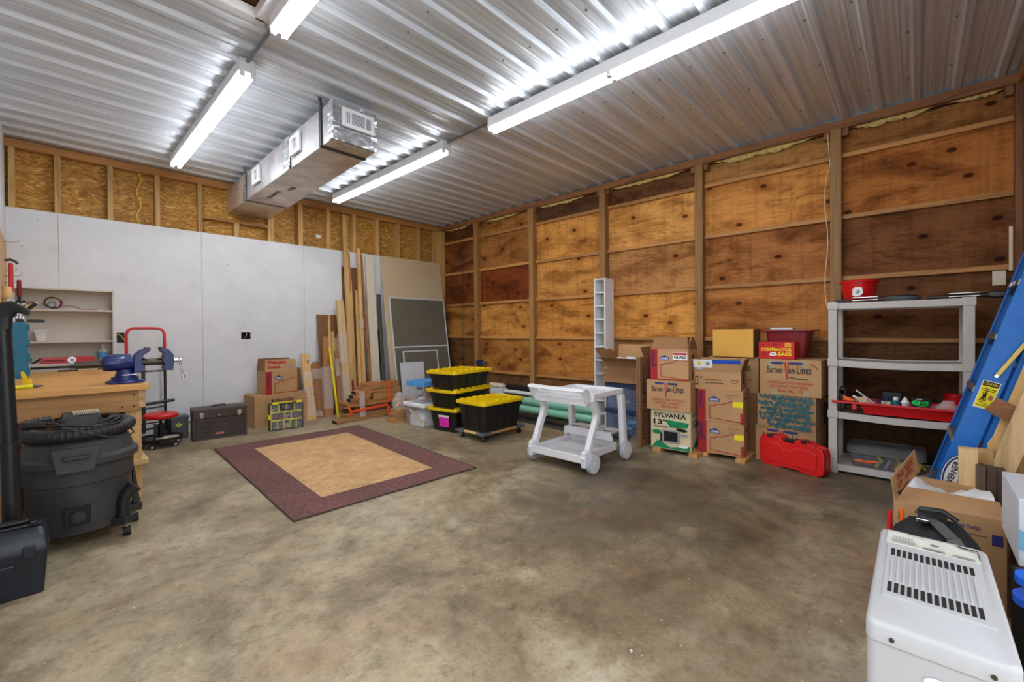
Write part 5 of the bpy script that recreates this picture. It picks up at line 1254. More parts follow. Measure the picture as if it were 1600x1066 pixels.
def red_case():
    A = (4.364, 1.030); B = (4.215, .535); a = math.atan2(B[1]-A[1], B[0]-A[0])
    t = thing('red_tool_case', 'bright red hard tool case standing on its edge in front of the cartons', 'case', (*A, 0), a)
    W, D, H = .515, .115, .272
    out = [(.0, .05), (.015, .012), (.05, 0), (.17, 0), (.18, .012), (.33, .012), (.34, 0), (.46, 0), (.5, .012), (W, .05), (W, .18), (.5, .222), (.46, .235), (.40, .25), (.40, .262), (.30, .262), (.285, .225), (.20, .225), (.185, .262), (.13, .272), (.08, .265), (.03, .26), (.0, .22)]
    G().prism(out, 'y', .0, D*.48).build('front_shell', 'red_case', t, bev=.008)
    G().prism(out, 'y', D*.50, D).build('back_shell', 'red_case', t, bev=.008)
    G().prism([(.06, .04), (.46, .04), (.47, .17), (.42, .20), (.31, .20), (.27, .17), (.21, .17), (.17, .21), (.07, .21)], 'y', -.009, .004).build('raised_panel', 'red_case', t, bev=.006)
    G().prism([(.18, .228), (.305, .228), (.30, .25), (.185, .25)], 'y', D*.25, D*.75).build('grip', 'black_plastic', t, bev=.006)
    for x in (.07, .345): G().box(x, x+.045, -.012, D*.5, .252, .27).build('latch', 'black_plastic', t, bev=.003)
    P = Print((W+.002, 0, 0), (0, 1, 0), (0, 0, 1)); P.text('IWC', .04, .08, .05, .014, 'white_ink', rot=True); P.done(t)
red_case()

# ------------------------------------------------------------------ CARTONS AND ORGANIZER BY THE BACK WALL
t = carton('large plain carton on the floor by the white wall, under the open carton', (1.765, 6.02), (2.415, 6.06), 0, .34, .40, 'cardboard', tape=True, name='cardboard_box'); W = t['W']
P = front(t); P.text('RENOGY', W*.31, .29, W*.42, .05, 'black_ink', .02); P.done(t)
P = Print((0, .34, 0), (0, -1, 0), (0, 0, 1), .002); P.line([(.15, .26), (.19, .26), (.17, .24)], .004, 'black_ink'); P.done(t)
t = carton('red-striped carton with roof-like flaps reading a welcome, on the large plain carton', (1.90, 6.05), (2.29, 6.055), .40, .30, .30, group=GL, top='open', tape=False); W = t['W']
P = front(t); P.rect(.001, .001, W*.20, .297, 'red_stripe').text('moving', W*.03, .10, .17, W*.12, 'purple_ink', .03, rot=True); lshape(P, W*.27, .19, W*.26, .055)
P.line([(W*.995, .20), (W*.88, .205), (W*.62, .165), (W*.40, .165), (W*.40, .14), (W*.29, .14), (W*.29, .015), (W*.995, .02)], .007, 'red_stripe'); P.done(t)
flap(t, 'front', .15, -12, 'cardboard', taper=.012); flap(t, 'back', .16, -14, 'cardboard_dark'); flap(t, 'left', .13, -20, 'cardboard_dark', taper=.03)
q = math.radians(-12); P = Print((0, -.003, .30), (1, 0, 0), (0, -math.sin(q), math.cos(q)), .002); P.text('Welcome', W*.06, .095, W*.60, .046, 'red_stripe', .05).text('home.', W*.08, .035, W*.40, .044, 'red_stripe', .05); lshape(P, W*.74, .045, W*.14, .03); P.line([(W*.54, .04), (W*.97, .035)], .002, 'grey_ink'); P.done(t)

def organizer():
    A = (1.835, 5.715); B = (2.215, 5.665); a = math.atan2(B[1]-A[1], B[0]-A[0])
    t = thing('parts_organizer', 'clear-fronted small-parts organizer with yellow dividers and a black handle on the floor', 'organizer', (*A, 0), a)
    W, D, H = .38, .09, .33
    g = G(); g.box(0, W, D-.02, D, 0, H); g.box(0, W, 0, D-.02, 0, .014); g.box(0, W, 0, D-.02, H-.014, H); g.box(0, .014, 0, D-.02, .014, H-.014); g.box(W-.014, W, 0, D-.02, .014, H-.014)
    g.build('case', 'black_plastic', t, bev=.003)
    rows = [(.014, .115, 5), (.125, .215, 3), (.225, .316, 4)]
    rnd = random.Random(3)
    for r, (z0, z1, n) in enumerate(rows):
        G().box(.014, W-.014, .003, D-.02, z1, z1+.010).build('divider', 'yellow_plastic', t)
        xs = [.014+(W-.028)*k/n for k in range(n+1)] if r != 1 else [.014, .17, .24, W-.014]
        for x in xs[:-1]: G().box(x-.001, x+.008, .003, D-.02, z0, z1).build('divider', 'yellow_plastic', t)
        for x0, x1 in zip(xs, xs[1:]):
            if r == 2 and .08 < x0 < .28: continue
            m = rnd.choice(['grey_ink', 'steel', 'white_board', 'tan_sheet', 'dark_steel', 'red_ink']) if not (r == 1 and x0 < .1) else 'red_plastic'
            g = G()
            for q in range(7):
                cx, cz = rnd.uniform(x0+.015, x1-.012), z0+rnd.uniform(.008, .05); g.box(cx-.007, cx+.007, .012, .045, cz-.006, cz+.008)
            o = g.build('small_parts', m, t); o['kind'] = 'stuff'
    G().box(.008, W-.008, -.001, .004, .01, H-.01).build('clear_lid', 'thin_clear', t)
    g = G(); g.tube([(.12, -.008, H-.02), (.13, -.012, H-.06), (.15, -.014, H-.075), (.23, -.014, H-.075), (.25, -.012, H-.06), (.26, -.008, H-.02)], .008, 8); g.tube([(.12, -.006, H-.02), (.15, -.01, H-.005), (.23, -.01, H-.005), (.26, -.006, H-.02)], .007, 8); g.build('handle', 'black_plastic', t, smooth=True)
    for x in (.03, .30): G().box(x, x+.07, -.012, .06, H-.01, H+.012).build('latch', 'yellow_plastic', t, bev=.003)
    G().box(-.012, .01, -.01, .05, .14, .20).build('latch', 'yellow_plastic', t, bev=.003); G().box(.11, .27, .01, .07, H, H+.008).build('top_trim', 'yellow_plastic', t, bev=.003)
organizer()

# ------------------------------------------------------------------ RUG
def rug():
    C = [(1.172, 5.270), (1.060, 2.880), (2.550, 2.812), (2.702, 5.190)]   # back left, front left, front right, back right
    inn = [(1.455, 4.975), (1.345, 3.135), (2.285, 3.085), (2.425, 4.915)]
    t = thing('area_rug', 'rectangular rug with a tan field and a wide maroon border on the concrete', 'rug', (1.86, 4.04, 0))
    o = Vector((1.86, 4.04, 0)); L = lambda p, z: (p[0]-o.x, p[1]-o.y, z)
    g = G(); z = .010
    vs = [L(p, z) for p in C]+[L(p, z) for p in inn]+[L(p, .0015) for p in C]
    g.add(vs, [(i, (i+1) % 4, 4+(i+1) % 4, 4+i) for i in range(4)]+[(8+i, 8+(i+1) % 4, (i+1) % 4, i) for i in range(4)]+[(11, 10, 9, 8)])
    g.build('border', 'rug_border', t)
    G().add([L(p, z+.0004) for p in inn], [(0, 1, 2, 3)]).build('field', 'rug_field', t)
    G().tube([L(p, .008) for p in C for _ in (0,)], .006, 6, closed=True).build('bound_edge', 'brown_enamel', t)
rug()

# ------------------------------------------------------------------ PLASTIC SHELF UNIT
def shelf_unit():
    t = thing('plastic_shelf_unit', 'four-level light grey plastic shelf unit against the plywood wall', 'shelf', (4.47, .54, 0), -PI/2)
    W, D = .85, .46
    for z, sag in ((1.41, .0), (.94, .012), (.51, .012), (.072, .0)):
        g = G(); n = 8
        for i in range(n):
            xa, xb = .0+W*i/n, W*(i+1)/n
            sa, sb = (sag*math.sin(PI*i/n), sag*math.sin(PI*(i+1)/n)); h = .052
            for y0, y1, zz in ((0.006, .022, h), (D-.022, D-.006, h)):
                g.hexa([(xa, y0, z-zz-sa), (xb, y0, z-zz-sb), (xb, y1, z-zz-sb), (xa, y1, z-zz-sa), (xa, y0, z-sa), (xb, y0, z-sb), (xb, y1, z-sb), (xa, y1, z-sa)])
            g.hexa([(xa, .022, z-.02-sa), (xb, .022, z-.02-sb), (xb, D-.022, z-.02-sb), (xa, D-.022, z-.02-sa), (xa, .022, z-.008-sa), (xb, .022, z-.008-sb), (xb, D-.022, z-.008-sb), (xa, D-.022, z-.008-sa)])
        g.build('shelf_board', 'shelf_plastic', t)
    for x in (.032, W-.032):
        for y in (.032, D-.032):
            G().box(x-.03, x+.03, y-.03, y+.03, 0, 1.41).box(x-.036, x+.036, y-.036, y+.036, 1.355, 1.418).box(x-.036, x+.036, y-.036, y+.036, .885, .945).box(x-.036, x+.036, y-.036, y+.036, .455, .515).box(x-.034, x+.034, y-.034, y+.034, 0, .075).build('corner_post', 'shelf_plastic', t, bev=.004)
shelf_unit()
t = thing('red_basin', 'bright red round basin with a torn white sticker on top of the shelf unit', 'basin', (4.62, .345, 1.403))
G().lathe([(.095, 0), (.098, .004), (.118, .16), (.125, .185)], n=40, cap1=False).build('body', 'red_plastic', t, smooth=True)
G().lathe([(.118, .172), (.132, .172), (.134, .182), (.128, .19), (.118, .188)], n=40, cap0=False, cap1=False).build('rim', 'red_plastic', t, smooth=True)
P = Print((-.108, .035, .055), (0, -1, 0), (-.12, 0, 1), .006); P.poly([(0, .01), (.02, 0), (.05, .008), (.07, .03), (.06, .075), (.02, .08), (.0, .06)], 'white_ink').poly([(.02, .02), (.05, .03), (.045, .06), (.03, .05)], 'grey_ink'); P.done(t, 'torn_sticker', 'torn white sticker')
def folded_stand(y0, y1, lab, thick=1):
    t = thing('folded_stand', lab, 'tripod', (4.52, (y0+y1)/2, 1.425)); L = (y0-y1)/2
    G().cyl((0, L, .0), (0, -L*.1, .004), .011*thick, n=10).cyl((0, -L*.1, .004), (0, -L, .008), .013*thick, n=10).build('centre_pole', 'black_plastic', t, smooth=True)
    for dz in (.016, -.006): G().cyl((-.02, L*.55, .006+dz), (-.02, -L*.05, .008+dz), .006, n=10).build('chrome_leg', 'chrome', t, smooth=True, label='chrome leg tube')
    G().loft([[(x+.0, y, z+.004) for x, z in rrect(w_, w_*1.1, w_*.3)] for y, w_ in ((-L*.15, .02), (-L*.3, .045), (-L*.8, .05), (-L, .025))]).build('head', 'black_plastic', t, smooth=True)
folded_stand(.50, -.03, 'folded black stand with chrome tubes lying in front of the red basin')
folded_stand(-.06, -.58, 'folded black stand with chrome tubes sticking out past the shelf unit behind the ladder', 1.3)

def red_tray():
    t = thing('red_tray', 'long bright red plastic tray full of small bottles and packets on the third shelf', 'tray', (4.455, .50, .512), -PI/2)
    g = G()
    R = lambda x0, x1, y0, y1, z: [(x0, y0, z), (x1, y0, z), (x1, y1, z), (x0, y1, z)]
    g.loft([R(.20, .72, .03, .26, .0), R(.17, .75, .01, .28, .075)], cap1=False)
    g.build('body', 'red_plastic', t)
    g = G(); z0, z1 = .075, .092
    g.box(-.0, .78, -.012, .012, z0, z1); g.box(.0, .78, .28, .304, z0, z1); g.box(.0, .17, .012, .28, z0, z0+.006); g.box(.75, .78, .012, .28, z0, z1); g.box(-.012, .0, -.012, .304, z0, z1)
    g.build('rim', 'red_plastic', t, bev=.003)
    G().box(.12, .15, -.008, .01, .03, .075).build('hanging_tab', 'red_plastic', t, bev=.003)
red_tray()
TX, TZ = 4.52, .535
t = thing('drip_bottle', 'dark teal bottle with a white cap in the red tray', 'bottle', (TX, .115, TZ)); 
G().lathe([(.02, 0), (.024, .004), (.024, .085), (.018, .10), (.012, .105)], n=20).build('body', 'teal_ink', t, smooth=True); G().cyl((0, 0, .10), (0, 0, .125), .0165, n=16).build('cap', 'white_plastic', t, smooth=True)
t = thing('glue_bottle', 'white bottle with a tilted white nozzle beside the teal bottle in the red tray', 'bottle', (TX, .06, TZ))
G().lathe([(.018, 0), (.02, .004), (.02, .075), (.028, .085), (.01, .12), (.004, .13)], n=20).build('body', 'white_plastic', t, smooth=True); P = Print((-.0205, .018, .03), (0, -1, 0), (0, 0, 1)); P.ell(.018, .022, .012, .012, 'brass'); P.done(t, 'round_label')
t = thing('black_carton', 'small black box with bright green lettering in the red tray', 'box', (4.49, .025, TZ), -PI/2)
G().box(0, .105, 0, .06, 0, .135).build('body', 'black_ink', t, bev=.002)
P = Print((0, 0, 0), (1, 0, 0), (0, 0, 1)); P.ell(.027, .098, .024, .018, 'bright_green').text('HI', .017, .090, .02, .016, 'black_ink', .02).text('VIZ', .053, .087, .045, .023, 'bright_green', .03).rect(.03, .074, .085, .078, 'bright_green').rect(.03, .122, .06, .128, 'white_ink'); P.done(t)
t = thing('paper_tag', 'yellow card tag propped in the red tray left of the teal bottle', 'tag', (4.49, .20, TZ+.02), -PI/2); G().box(0, .055, 0, .002, 0, .07).build('card', 'wax_paper', t); P = Print((0, 0, 0), (1, 0, 0), (0, 0, 1)); P.rect(.003, .0, .052, .03, 'amber_ink').ell(.02, .045, .012, .014, 'brass').rect(.015, .062, .04, .066, 'black_ink'); P.done(t)
t = thing('paper_tag', 'pale yellow card leaning over the rim end of the red tray', 'tag', (4.47, .345, TZ+.055), -PI/2, rot=(0, -.35, -PI/2)); G().box(0, .07, 0, .002, 0, .045).build('card', 'wax_paper', t); P = Print((0, 0, 0), (1, 0, 0), (0, 0, 1)); P.rect(.006, .01, .012, .035, 'black_ink').rect(.02, .02, .06, .024, 'amber_ink').rect(.02, .03, .055, .034, 'amber_ink'); P.done(t)
t = thing('clamshell_pack', 'open white clamshell pack sticking up out of the red tray', 'pack', (TX, .30, TZ+.04))
G().bar((.0, .06, .12), (.0, -.06, .02), .03, .008).bar((.0, .08, .07), (0, -.06, .01), .05, .012).build('shell', 'white_plastic', t, bev=.003)
t = thing('orange_square', 'orange plastic set square lying on the rim end of the red tray', 'tool', (4.50, .44, .606), -PI/2); G().prism([(0, 0), (.09, 0), (.0, .04)], 'y', 0, .006).bar((0, 0, .01), (.08, .03, .0), .012, .01).build('body', 'orange_plastic', t, bev=.001)
tag(G().box(4.60, 4.66, .435, .475, .512, .70).box(4.60, 4.66, .43, .48, .64, .68).build('upright_black_tool', 'black_plastic', bev=.006), 'upright black tool body standing behind the rim end of the red tray', 'tool')
tag(G().box(4.64, 4.76, .08, .20, .512, .68).build('dark_packet', 'wire_dark', bev=.006), 'dark packet standing behind the bottles in the red tray', 'packet')
tag(G().cyl((4.56, .215, TZ), (4.56, .215, TZ+.09), .016, n=14).build('purple_tube', 'purple_ink', smooth=True), 'small purple tube between the clamshell pack and the teal bottle', 'tube')
tag(G().cyl((4.56, .17, TZ), (4.56, .17, TZ+.115), .012, n=14).build('navy_tube', 'blue_vise', smooth=True), 'thin blue tube behind the pale card in the red tray', 'tube')
t = thing('plastic_bag', 'crinkled clear bag of small hardware in the red tray beside the ladder', 'bag', (4.56, -.14, TZ))
g = G(); g.loft([[(.06*r*math.cos(a)*random.uniform(.8, 1.2), .10*r*math.sin(a)*random.uniform(.8, 1.2)-z*.3, z) for a in [2*PI*k/12 for k in range(12)]] for z, r in ((.0, .8), (.03, 1.0), (.06, .8), (.10, .35), (.12, .3))]); g.build('bag', 'cling_film', t, smooth=True)
G().box(-.03, .03, -.06, .06, .0, .035).build('contents', 'amber_ink', t, bev=.004)
tag(G().lathe([(.045, .512), (.06, .68), (.066, .68), (.066, .69), (.058, .69)], 4.72, -.22, 24, cap1=False).build('red_cup', 'red_plastic', smooth=True), 'bright red cup at the back of the third shelf beside the ladder', 'cup')
t = bin_('clear_bin', 'long low clear bin with a lid holding orange glasses on the lowest shelf', (4.50, .42, .066), -PI/2, .48, .34, .17, 'smoke_plastic', 'smoke_plastic', None, .03, lidh=.045)
g = G(); g.tube([(.05, .03, .05), (.09, .02, .055), (.10, .02, .05), (.14, .02, .055), (.20, .03, .06)], .008, 6); g.prism([(.055, .035), (.095, .03), (.10, .055), (.05, .055)], 'y', .028, .034); g.prism([(.115, .03), (.16, .03), (.165, .055), (.11, .055)], 'y', .028, .034)
g.build('orange_glasses', 'orange_plastic', t)
for k in range(9):
    x = .18+.03*k; G().tube([(x, .05, .01), (x+.03, .08, .05+.01*(k % 3)), (x+.05, .14, .03), (x+.01, .2, .06)], .012, 6).build('contents', ['yellow_plastic', 'wire_dark', 'light_grey_plastic', 'post_wood'][k % 4], t, smooth=True)

# ------------------------------------------------------------------ LADDER AND LUMBER
def ladder():
    th = math.radians(15.9)
    t = thing('step_ladder', 'tall blue fiberglass stepladder folded and leaning against the front wall', 'ladder', (0, .006, 0), rot=(th, 0, 0))
    L = 2.22
    xn = lambda z: 3.50+.02*z; xf = lambda z: 3.95-.02*z
    def channel(xfun, s_, y0, y1, z0, z1, nm='rail', lip=.028):
        g = G(); w_ = .006
        a, b = xfun(z0), xfun(z1)
        def seg(xo0, xo1, ya, yb_):
            g.hexa([(a+min(xo0, xo1)*1, ya, z0), (a+max(xo0, xo1), ya, z0), (a+max(xo0, xo1), yb_, z0), (a+min(xo0, xo1), yb_, z0), (b+min(xo0, xo1), ya, z1), (b+max(xo0, xo1), ya, z1), (b+max(xo0, xo1), yb_, z1), (b+min(xo0, xo1), yb_, z1)])
        seg(0, s_*w_, y0, y1); seg(s_*w_, s_*lip, y1-w_, y1); seg(s_*w_, s_*lip, y0, y0+w_)
        return g.build(nm, 'ladder_blue', t)
    channel(xn, 1, -.100, 0, .03, L); channel(xf, -1, -.100, 0, .03, L)
    channel(lambda z: xn(z)+.006, 1, -.165, -.115, .56, L-.05, 'rear_rail'); channel(lambda z: xf(z)-.006, -1, -.165, -.115, .56, L-.05, 'rear_rail')
    k = 0
    for i in range(7):
        z = .295+.3045*i
        if z > L-.1: break
        x0, x1 = xn(z)+.006, xf(z)-.006
        # treads stay level when the ladder is opened, so they tip back with the lean
        g = G(); g.hexa([(x0, -.088, z-.004), (x1, -.088, z-.004), (x1, .002, z+.0), (x0, .002, z+.0), (x0, -.088, z+.0), (x1, -.088, z+.0), (x1, .002, z+.004), (x0, .002, z+.004)])
        g.box(x0, x1, -.004, .004, z-.028, z+.003)
        for q in range(6): g.box(x0, x1, -.083+.015*q, -.077+.015*q, z+.001, z+.0055)
        st = g.build('step', 'aluminium', t)
        G().bar((x1-.01, -.02, z-.06), (x1-.07, -.02, z-.004), .012, .004, (0, 1, 0)).bar((x0+.01, -.02, z-.06), (x0+.07, -.02, z-.004), .012, .004, (0, 1, 0)).build('step_brace', 'steel', st)
    for i in range(5):
        z = .75+.3*i; G().box(xn(z)+.01, xf(z)-.01, -.15, -.13, z, z+.03).build('rear_brace', 'aluminium', t)
    # spreader bars on the near side
    G().bar((3.492, -.055, .985), (3.492, -.118, 1.24), .020, .006, (0, 1, 0)).box(3.486, 3.50, -.155, -.095, 1.20, 1.28).build('spreader', 'brass', t, bev=.002)
    G().bar((3.500, -.145, .985), (3.500, -.165, 1.08), .028, .006, (0, 1, 0)).build('spreader', 'aluminium', t, bev=.002)
    for y, z in ((-.055, .99), (-.118, 1.235)): G().cyl((3.484, y, z), (3.488, y, z), .008, n=10).build('rivet', 'chrome', t)
    G().box(3.51, 3.92, -.175, .01, L, L+.04).build('top_cap', 'black_plastic', t, bev=.008)
    # caution label and maker's oval on the outer face of the near rail (reads up the rail)
    X = 3.494
    P = Print((X+.006, 0, 0), (0, -1, 0), (.02, 0, 1), .002)
    P.rect(.018, .80, .088, .955, 'white_ink').rect(.022, .804, .084, .951, 'yellow_ink').rect(.022, .925, .084, .951, 'black_ink').text('CAUTION', .028, .931, .05, .014, 'yellow_ink', .02)
    P.line([(.034, .842), (.046, .888), (.056, .842)], .005, 'black_ink').line([(.046, .888), (.044, .85)], .005, 'black_ink').ell(.046, .892, .004, .005, 'black_ink').ell(.070, .866, .009, .014, 'post_wood').line([(.03, .835), (.07, .825)], .003, 'black_ink').rect(.026, .908, .08, .912, 'black_ink').rect(.026, .898, .075, .902, 'black_ink').rect(.026, .815, .078, .818, 'black_ink').line([(.035, .89), (.05, .84)], .003, 'black_ink').line([(.055, .89), (.04, .84)], .003, 'black_ink'); P.done(t, 'caution_label', 'yellow caution label')
    P = Print((X+.006, 0, 0), (.02, 0, 1), (0, 1, 0), .002); cx, cy = .405, -.050
    P.ell(cx, cy, .105, .046, 'blue_vise').ell(cx, cy, .100, .042, 'white_ink').ell(cx, cy, .094, .037, 'blue_vise').ell(cx-.004, cy-.002, .088, .031, 'white_ink').text('WERNER', cx-.078, cy-.015, .150, .028, 'black_ink', .03); P.done(t, 'maker_oval', 'white oval with black lettering')
    P = Print((X+.01, 0, 0), (0, -1, 0), (.02, 0, 1), .002); P.rect(.02, 1.38, .09, 1.52, 'white_ink').rect(.03, 1.42, .08, 1.44, 'grey_ink').rect(.03, 1.46, .08, 1.48, 'blue_ink'); P.done(t, 'white_label')
    P = Print((3.6, .0045, 1.49), (1, 0, 0), (0, 0, 1), .001)
    P = Print((3.62, .004, .295+.3045*4-.026), (-1, 0, 0), (0, 0, 1), .002); P.rect(-.2, .003, .0, .024, 'white_ink').text('DANGER', -.12, .006, .09, .014, 'red_ink', .03); P.done(t, 'step_label')
ladder()
def upright(name, lab, x, y, w_, d, h, mat, cat='board', rz=0, grp='offcuts standing behind the large open carton'):
    t = thing(name, lab, cat, (x, y, 0), rz, grp)
    G().box(-w_/2, w_/2, -d/2, d/2, 0, h).build('plank', mat, t, bev=.002); return t
upright('lumber_offcut', 'pale square-topped timber offcut standing left of the dark planks', 3.22, -.196, .07, .068, .582, 'pine_pale')
upright('lumber_offcut', 'orange-tinted timber offcut with a cut top, between the pale offcut and the ladder', 3.34, -.262, .09, .06, .56, 'pine_z')
for k in range(3): upright('dark_plank', 'dark weathered plank standing on end, %s of three' % ('first beside the pale offcut', 'middle', 'last, nearest the leaning sheet')[k], 3.17, -.236-.034*k, .09, .032, .515-.004*k, 'grey_board')
t = thing('plywood_offcut', 'tall pale plywood offcut leaning right of the ladder', 'plywood', (3.42, -.30, 0))
G().prism([(.02, 0), (-.33, 0), (-.33, 1.32), (-.19, 1.30), (.00, .62), (.02, .58)], 'x', 0, .014).build('sheet', 'pine_z', t, bev=.001)
for k, (pts, m, lab) in enumerate(((((3.39, -.29, .80), (3.36, -.55, .62)), 'plate_wood_y', 'reddish board crossing the plywood offcut at a slant'), (((3.30, -.30, .40), (3.34, -.44, .88)), 'pine_pale', 'pale board leaning up over the reddish one'), (((3.25, -.29, .36), (3.28, -.52, .52)), 'pine_z', 'yellowish board slanting low beside the dark planks'), (((3.20, -.32, .28), (3.22, -.56, .34)), 'brown_board', 'brown board lying almost level below the other scraps'))):
    t = thing('scrap_board', lab, 'board', pts[0], 0, 'scrap boards beside the ladder'); p0 = Vector((0, 0, 0)); p1 = Vector(pts[1])-Vector(pts[0])
    G().bar(p0, p1, .022, .085, (1, 0, 0)).build('plank', m, t, bev=.002)
tag(G().box(3.02, 3.5, -.60, -.36, 0, .27).build('lumber_crate', 'dark_post_wood', bev=.004), 'low dark crate under the scrap boards', 'crate')
t = thing('dark_red_bin', 'tall dark red bin seen between the ladder rails', 'bin', (4.26, -.45, 0))
G().loft([[(x, y, z) for x, y in rrect(w_, w_*.92, .03)] for z, w_ in ((0, .26), (.86, .32))], cap1=False).build('body', 'burgundy', t, smooth=True)
G().loft([[(x, y, z) for x, y in rrect(w_, w_*.92, .03)] for z, w_ in ((.84, .335), (.875, .335), (.875, .30))], cap0=False, cap1=False).build('rim', 'dark_red', t, smooth=True)
tag(G().cyl((5.02-.12, -.52, 1.62), (4.90, -.52, 1.95), .012, n=10).build('wall_pipe', 'cord_white', smooth=True), 'short pale pipe on the wall above the far end of the shelf', 'pipe')
tag(G().box(4.955, 4.962, -.50, -.43, 1.52, 1.63).build('switch_plate', 'cream_board', bev=.001), 'small cream plate on the corner post above the black stand', 'plate')

# ------------------------------------------------------------------ LARGE OPEN CARTON, BAG, APPLIANCE
t = carton('large open carton with white packing, standing between the ladder and the white appliance', (2.68, .076), (2.69, -.275), 0, .41, .40, top='open', tape=False, name='open_carton'); W = t['W']
P = front(t); P.text('Get we help.', W*.46, .335, W*.34, .026, 'blue_ink', .01).line([(W*.48, .322), (W*.84, .318)], .003, 'purple_ink').rect(W*.88, .29, W*.97, .335, 'purple_ink').rect(W*.89, .296, W*.96, .329, 'blue_ink').ell(W*.07, .33, .008, .026, 'black_ink').rect(W*.42, .328, W*.44, .36, 'blue_ink'); P.done(t)
flap(t, 'front', .17, -80, 'cardboard'); flap(t, 'back', .12, 92, 'cardboard')
def torn_flap():
    # print side faces into the box; corners measured in the room, then put in the carton's own frame
    Mi = (Matrix.Translation(Vector((2.68, .076, 0))) @ Matrix.Rotation(t.rotation_euler.z, 4, 'Z')).inverted()
    c = [Mi @ Vector(p) for p in ((2.684, .070, .40), (2.95, -.014, .492), (2.95, .004, .592), (2.672, .084, .505))]
    n = (c[1]-c[0]).cross(c[3]-c[0]).normalized()*-.003
    g = G().hexa([c[0], c[1], c[1]+n, c[0]+n, c[3], c[2], c[2]+n, c[3]+n]); g.build('flap', 'cardboard', t)
    return c
fc = torn_flap()
P = Print(fc[0], fc[1]-fc[0], fc[3]-fc[0], .001); P.v = (fc[3]-fc[0]).normalized()
P.n = P.u.cross(P.v).normalized()
P.text('THIS', .05, .062, .08, .030, 'red_ink', .02).text('SIDE', .15, .062, .09, .030, 'red_ink', .02).text('UP', .05, .030, .05, .026, 'red_ink', .02).text('OPEN', .13, .034, .09, .022, 'red_ink', .02).line([(.03, .020), (.09, .010), (.16, .018)], .006, 'navy_ink').rect(.04, .002, .07, .014, 'purple_ink'); P.done(t, 'flap_print')

g = G(); n = 14; vs = []
for i in range(n+1):
    for j in range(9):
        x = .012+(W-.024)*i/n; y = .03+.36*j/8; vs.append((x, y, .34+(.085 if j > 4 else .02*j)*(.75+.25*math.sin(i*.5+.6))*(1 if j < 8 else .4)+.02*random.random()))
g.add(vs, [(i*9+j, (i+1)*9+j, (i+1)*9+j+1, i*9+j+1) for i in range(n) for j in range(8)])
g.build('packing', 'bag_white', t, smooth=True, label='crumpled white packing')
def backpack():
    t = thing('black_bag', 'soft black bag with a grey shoulder strap between the carton and the white appliance', 'bag', (2.28, -.055, 0))
    n = 28; rings = []
    for z, rx, ry in ((0, .12, .12), (.1, .16, .145), (.25, .165, .15), (.34, .15, .14), (.40, .13, .12), (.445, .10, .08), (.465, .03, .03)):
        rings.append([(rx*math.copysign(abs(math.cos(a))**.8, math.cos(a)), ry*math.copysign(abs(math.sin(a))**.8, math.sin(a)), z+.012*math.sin(3*a+z*9)) for a in [2*PI*k/n for k in range(n)]])
    G().loft(rings).build('body', 'bag_black', t, smooth=True)
    g = G(); pts = [(-.02, .03, .49), (-.06, .0, .485), (-.12, -.04, .46), (-.17, -.08, .40), (-.19, -.10, .30)]
    for p, q_ in zip(pts, pts[1:]): g.bar(p, q_, .038, .004, (0, 1, .1))
    g.build('shoulder_strap', 'strap_grey', t)
    G().box(-.03, .03, -.03, .05, .47, .50).tube([(.02, .05, .48), (.03, .04, .50), (.03, -.02, .505), (.02, -.06, .48)], .010, 8).build('handle', 'black_plastic', t, smooth=True)
    G().box(-.07, -.04, .02, .055, .478, .492).build('buckle', 'chrome', t, bev=.003, label='chrome buckle')
backpack()
for nm, x, y, z, m, lb in (('bolt_cutter', 2.33, .078, .46, 'red_paint', 'long tool with a dark red grip sticking up left of the black bag'), ('pry_bar', 2.58, .045, .40, 'orange_plastic', 'tool with an orange-red grip poking up in front of the open carton')):
    t = thing(nm, lb, 'tool', (x, y, 0)); G().cyl((0, 0, 0), (0, 0, z-.10), .007, n=8).build('shaft', 'dark_steel', t, smooth=True); G().cyl((0, 0, z-.11), (0, 0, z), .010, .008, n=12).build('grip', m, t, smooth=True)

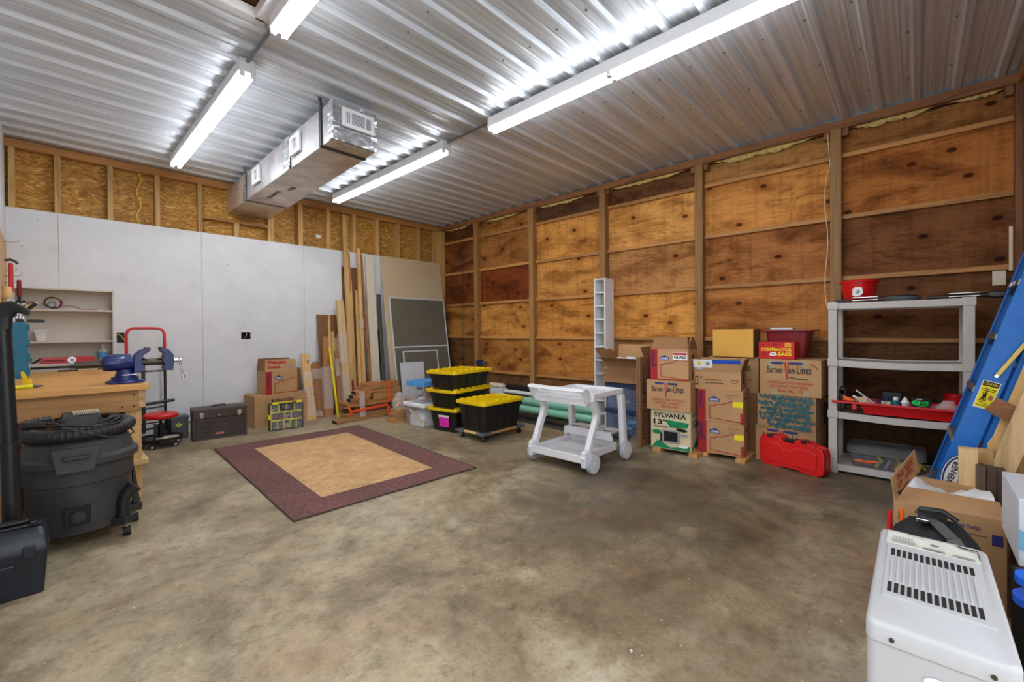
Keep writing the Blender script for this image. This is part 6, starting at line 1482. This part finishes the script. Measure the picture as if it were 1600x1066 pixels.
def appliance():
    t = thing('room_heater', 'white slotted appliance cabinet in the lower corner nearest the viewer', 'appliance', (1.255, .084, 0), -PI/2)
    W, D, H = .236, .61, .55
    # cabinet shell with a rounded top rim; local x right, y away from the viewer
    G().loft([[(x, y, z) for x, y in rrect(W-o, D-o, .02, 4, W/2, D/2)] for z, o in ((0.01, .004), (H-.045, .004), (H-.044, .0), (H-.010, .0), (H-.003, .006), (H, .016))]).build('cabinet', 'appliance_white', t, smooth=True)
    for x in (.04, W-.04):
        for y in (.05, D-.05): G().cyl((x, y, 0), (x, y, .012), .014, n=12).build('foot', 'black_plastic', t)
    zt = H+.0005
    G().box(.022, W-.022, .135, .475, zt-.002, zt+.003).build('vent_panel', 'appliance_white', t, bev=.0015)
    for row, (ya, yb_) in enumerate(((.158, .212), (.390, .440))):
        for k in range(14):
            x = .035+(W-.078)*k/13
            G().box(x-.0035, x+.0045, ya, yb_, zt+.0032, zt+.0038).build('slot', 'void_dark', t)
    for k in range(14):
        x = .035+(W-.078)*k/13
        G().box(x-.0015, x+.004, .222, .380, zt+.002, zt+.0065).build('vent_ridge', 'appliance_white', t, bev=.0015)
    G().box(.018, W-.020, .49, D-.02, zt-.001, zt+.0015).build('control_panel', 'label_cream', t, bev=.001)
    P = Print((0, 0, zt+.002), (1, 0, 0), (0, 1, 0), .001)
    for k in range(4): P.rect(.03, .500+.007*k, .085, .503+.007*k, 'grey_ink')
    for k in range(7): P.rect(.032+.007*k, .53, .035+.007*k, .548, 'grey_ink')
    P.rect(.10, .495, .145, .507, 'grey_ink').rect(.16, .492, .205, .502, 'grey_ink').ell(.125, .535, .010, .004, 'black_ink').line([(.175, .575), (.185, .568), (.212, .566)], .008, 'black_ink').line([(.214, .56), (.214, .50)], .002, 'black_ink').line([(.07, .582), (.10, .58)], .004, 'black_ink'); P.done(t)
    P = Print((.0, .001, 0), (1, 0, 0), (0, 0, 1), .002); P.line([(.002, H-.045), (W-.002, H-.045)], .0012, 'grey_ink'); P.ell(.118, .46, .022, .012, 'white_ink'); P.done(t, 'seam')
    for x in (.045, W-.04): G().cyl((x, -.004, H-.03), (x, .004, H-.03), .0045, n=14).build('screw', 'dark_steel', t, smooth=True)
appliance()
t = thing('white_box', 'white box with pale blue print at the edge, standing on the dark red crate', 'box', (2.30, -.262, .37), -PI/2)
G().hexa([(0, 0, 0), (.34, 0, 0), (.34, .4, 0), (0, .4, 0), (0, 0, .235), (.34, 0, .235), (.34, .4, .235), (0, .4, .235)]).build('body', 'white_board', t, bev=.004)
P = Print((0, 0, 0), (1, 0, 0), (0, 0, 1)); P.poly([(.0, .06), (.02, .05), (.05, .07), (.04, .11), (.0, .13)], 'light_blue_bin'); P.done(t)
tag(G().box(2.28, 2.66, -.60, -.30, 0, .366).build('dark_red_crate', 'burgundy', bev=.006), 'dark red crate on the floor right of the large open carton', 'crate')
tag(G().box(1.60, 2.22, -.62, -.235, 0, .40).build('black_storage_box', 'tote_black', bev=.01), 'black box at the edge right of the white appliance', 'box')
t = thing('cable_reel', 'bright blue plastic reel lying on the black box at the edge', 'reel', (1.93, -.27, .402))
G().cyl((0, 0, 0), (0, 0, .022), .062, n=28).cyl((0, 0, .022), (0, 0, .058), .03, n=20).cyl((0, 0, .058), (0, 0, .08), .058, n=28).build('reel', 'sky_reel', t, smooth=True)
t = thing('orange_tube', 'short orange tube lying on the black box in front of the blue reel', 'tube', (1.80, -.26, .425)); G().cyl((0, .035, 0), (0, -.25, 0), .023, n=20).build('tube', 'orange_plastic', t, smooth=True)
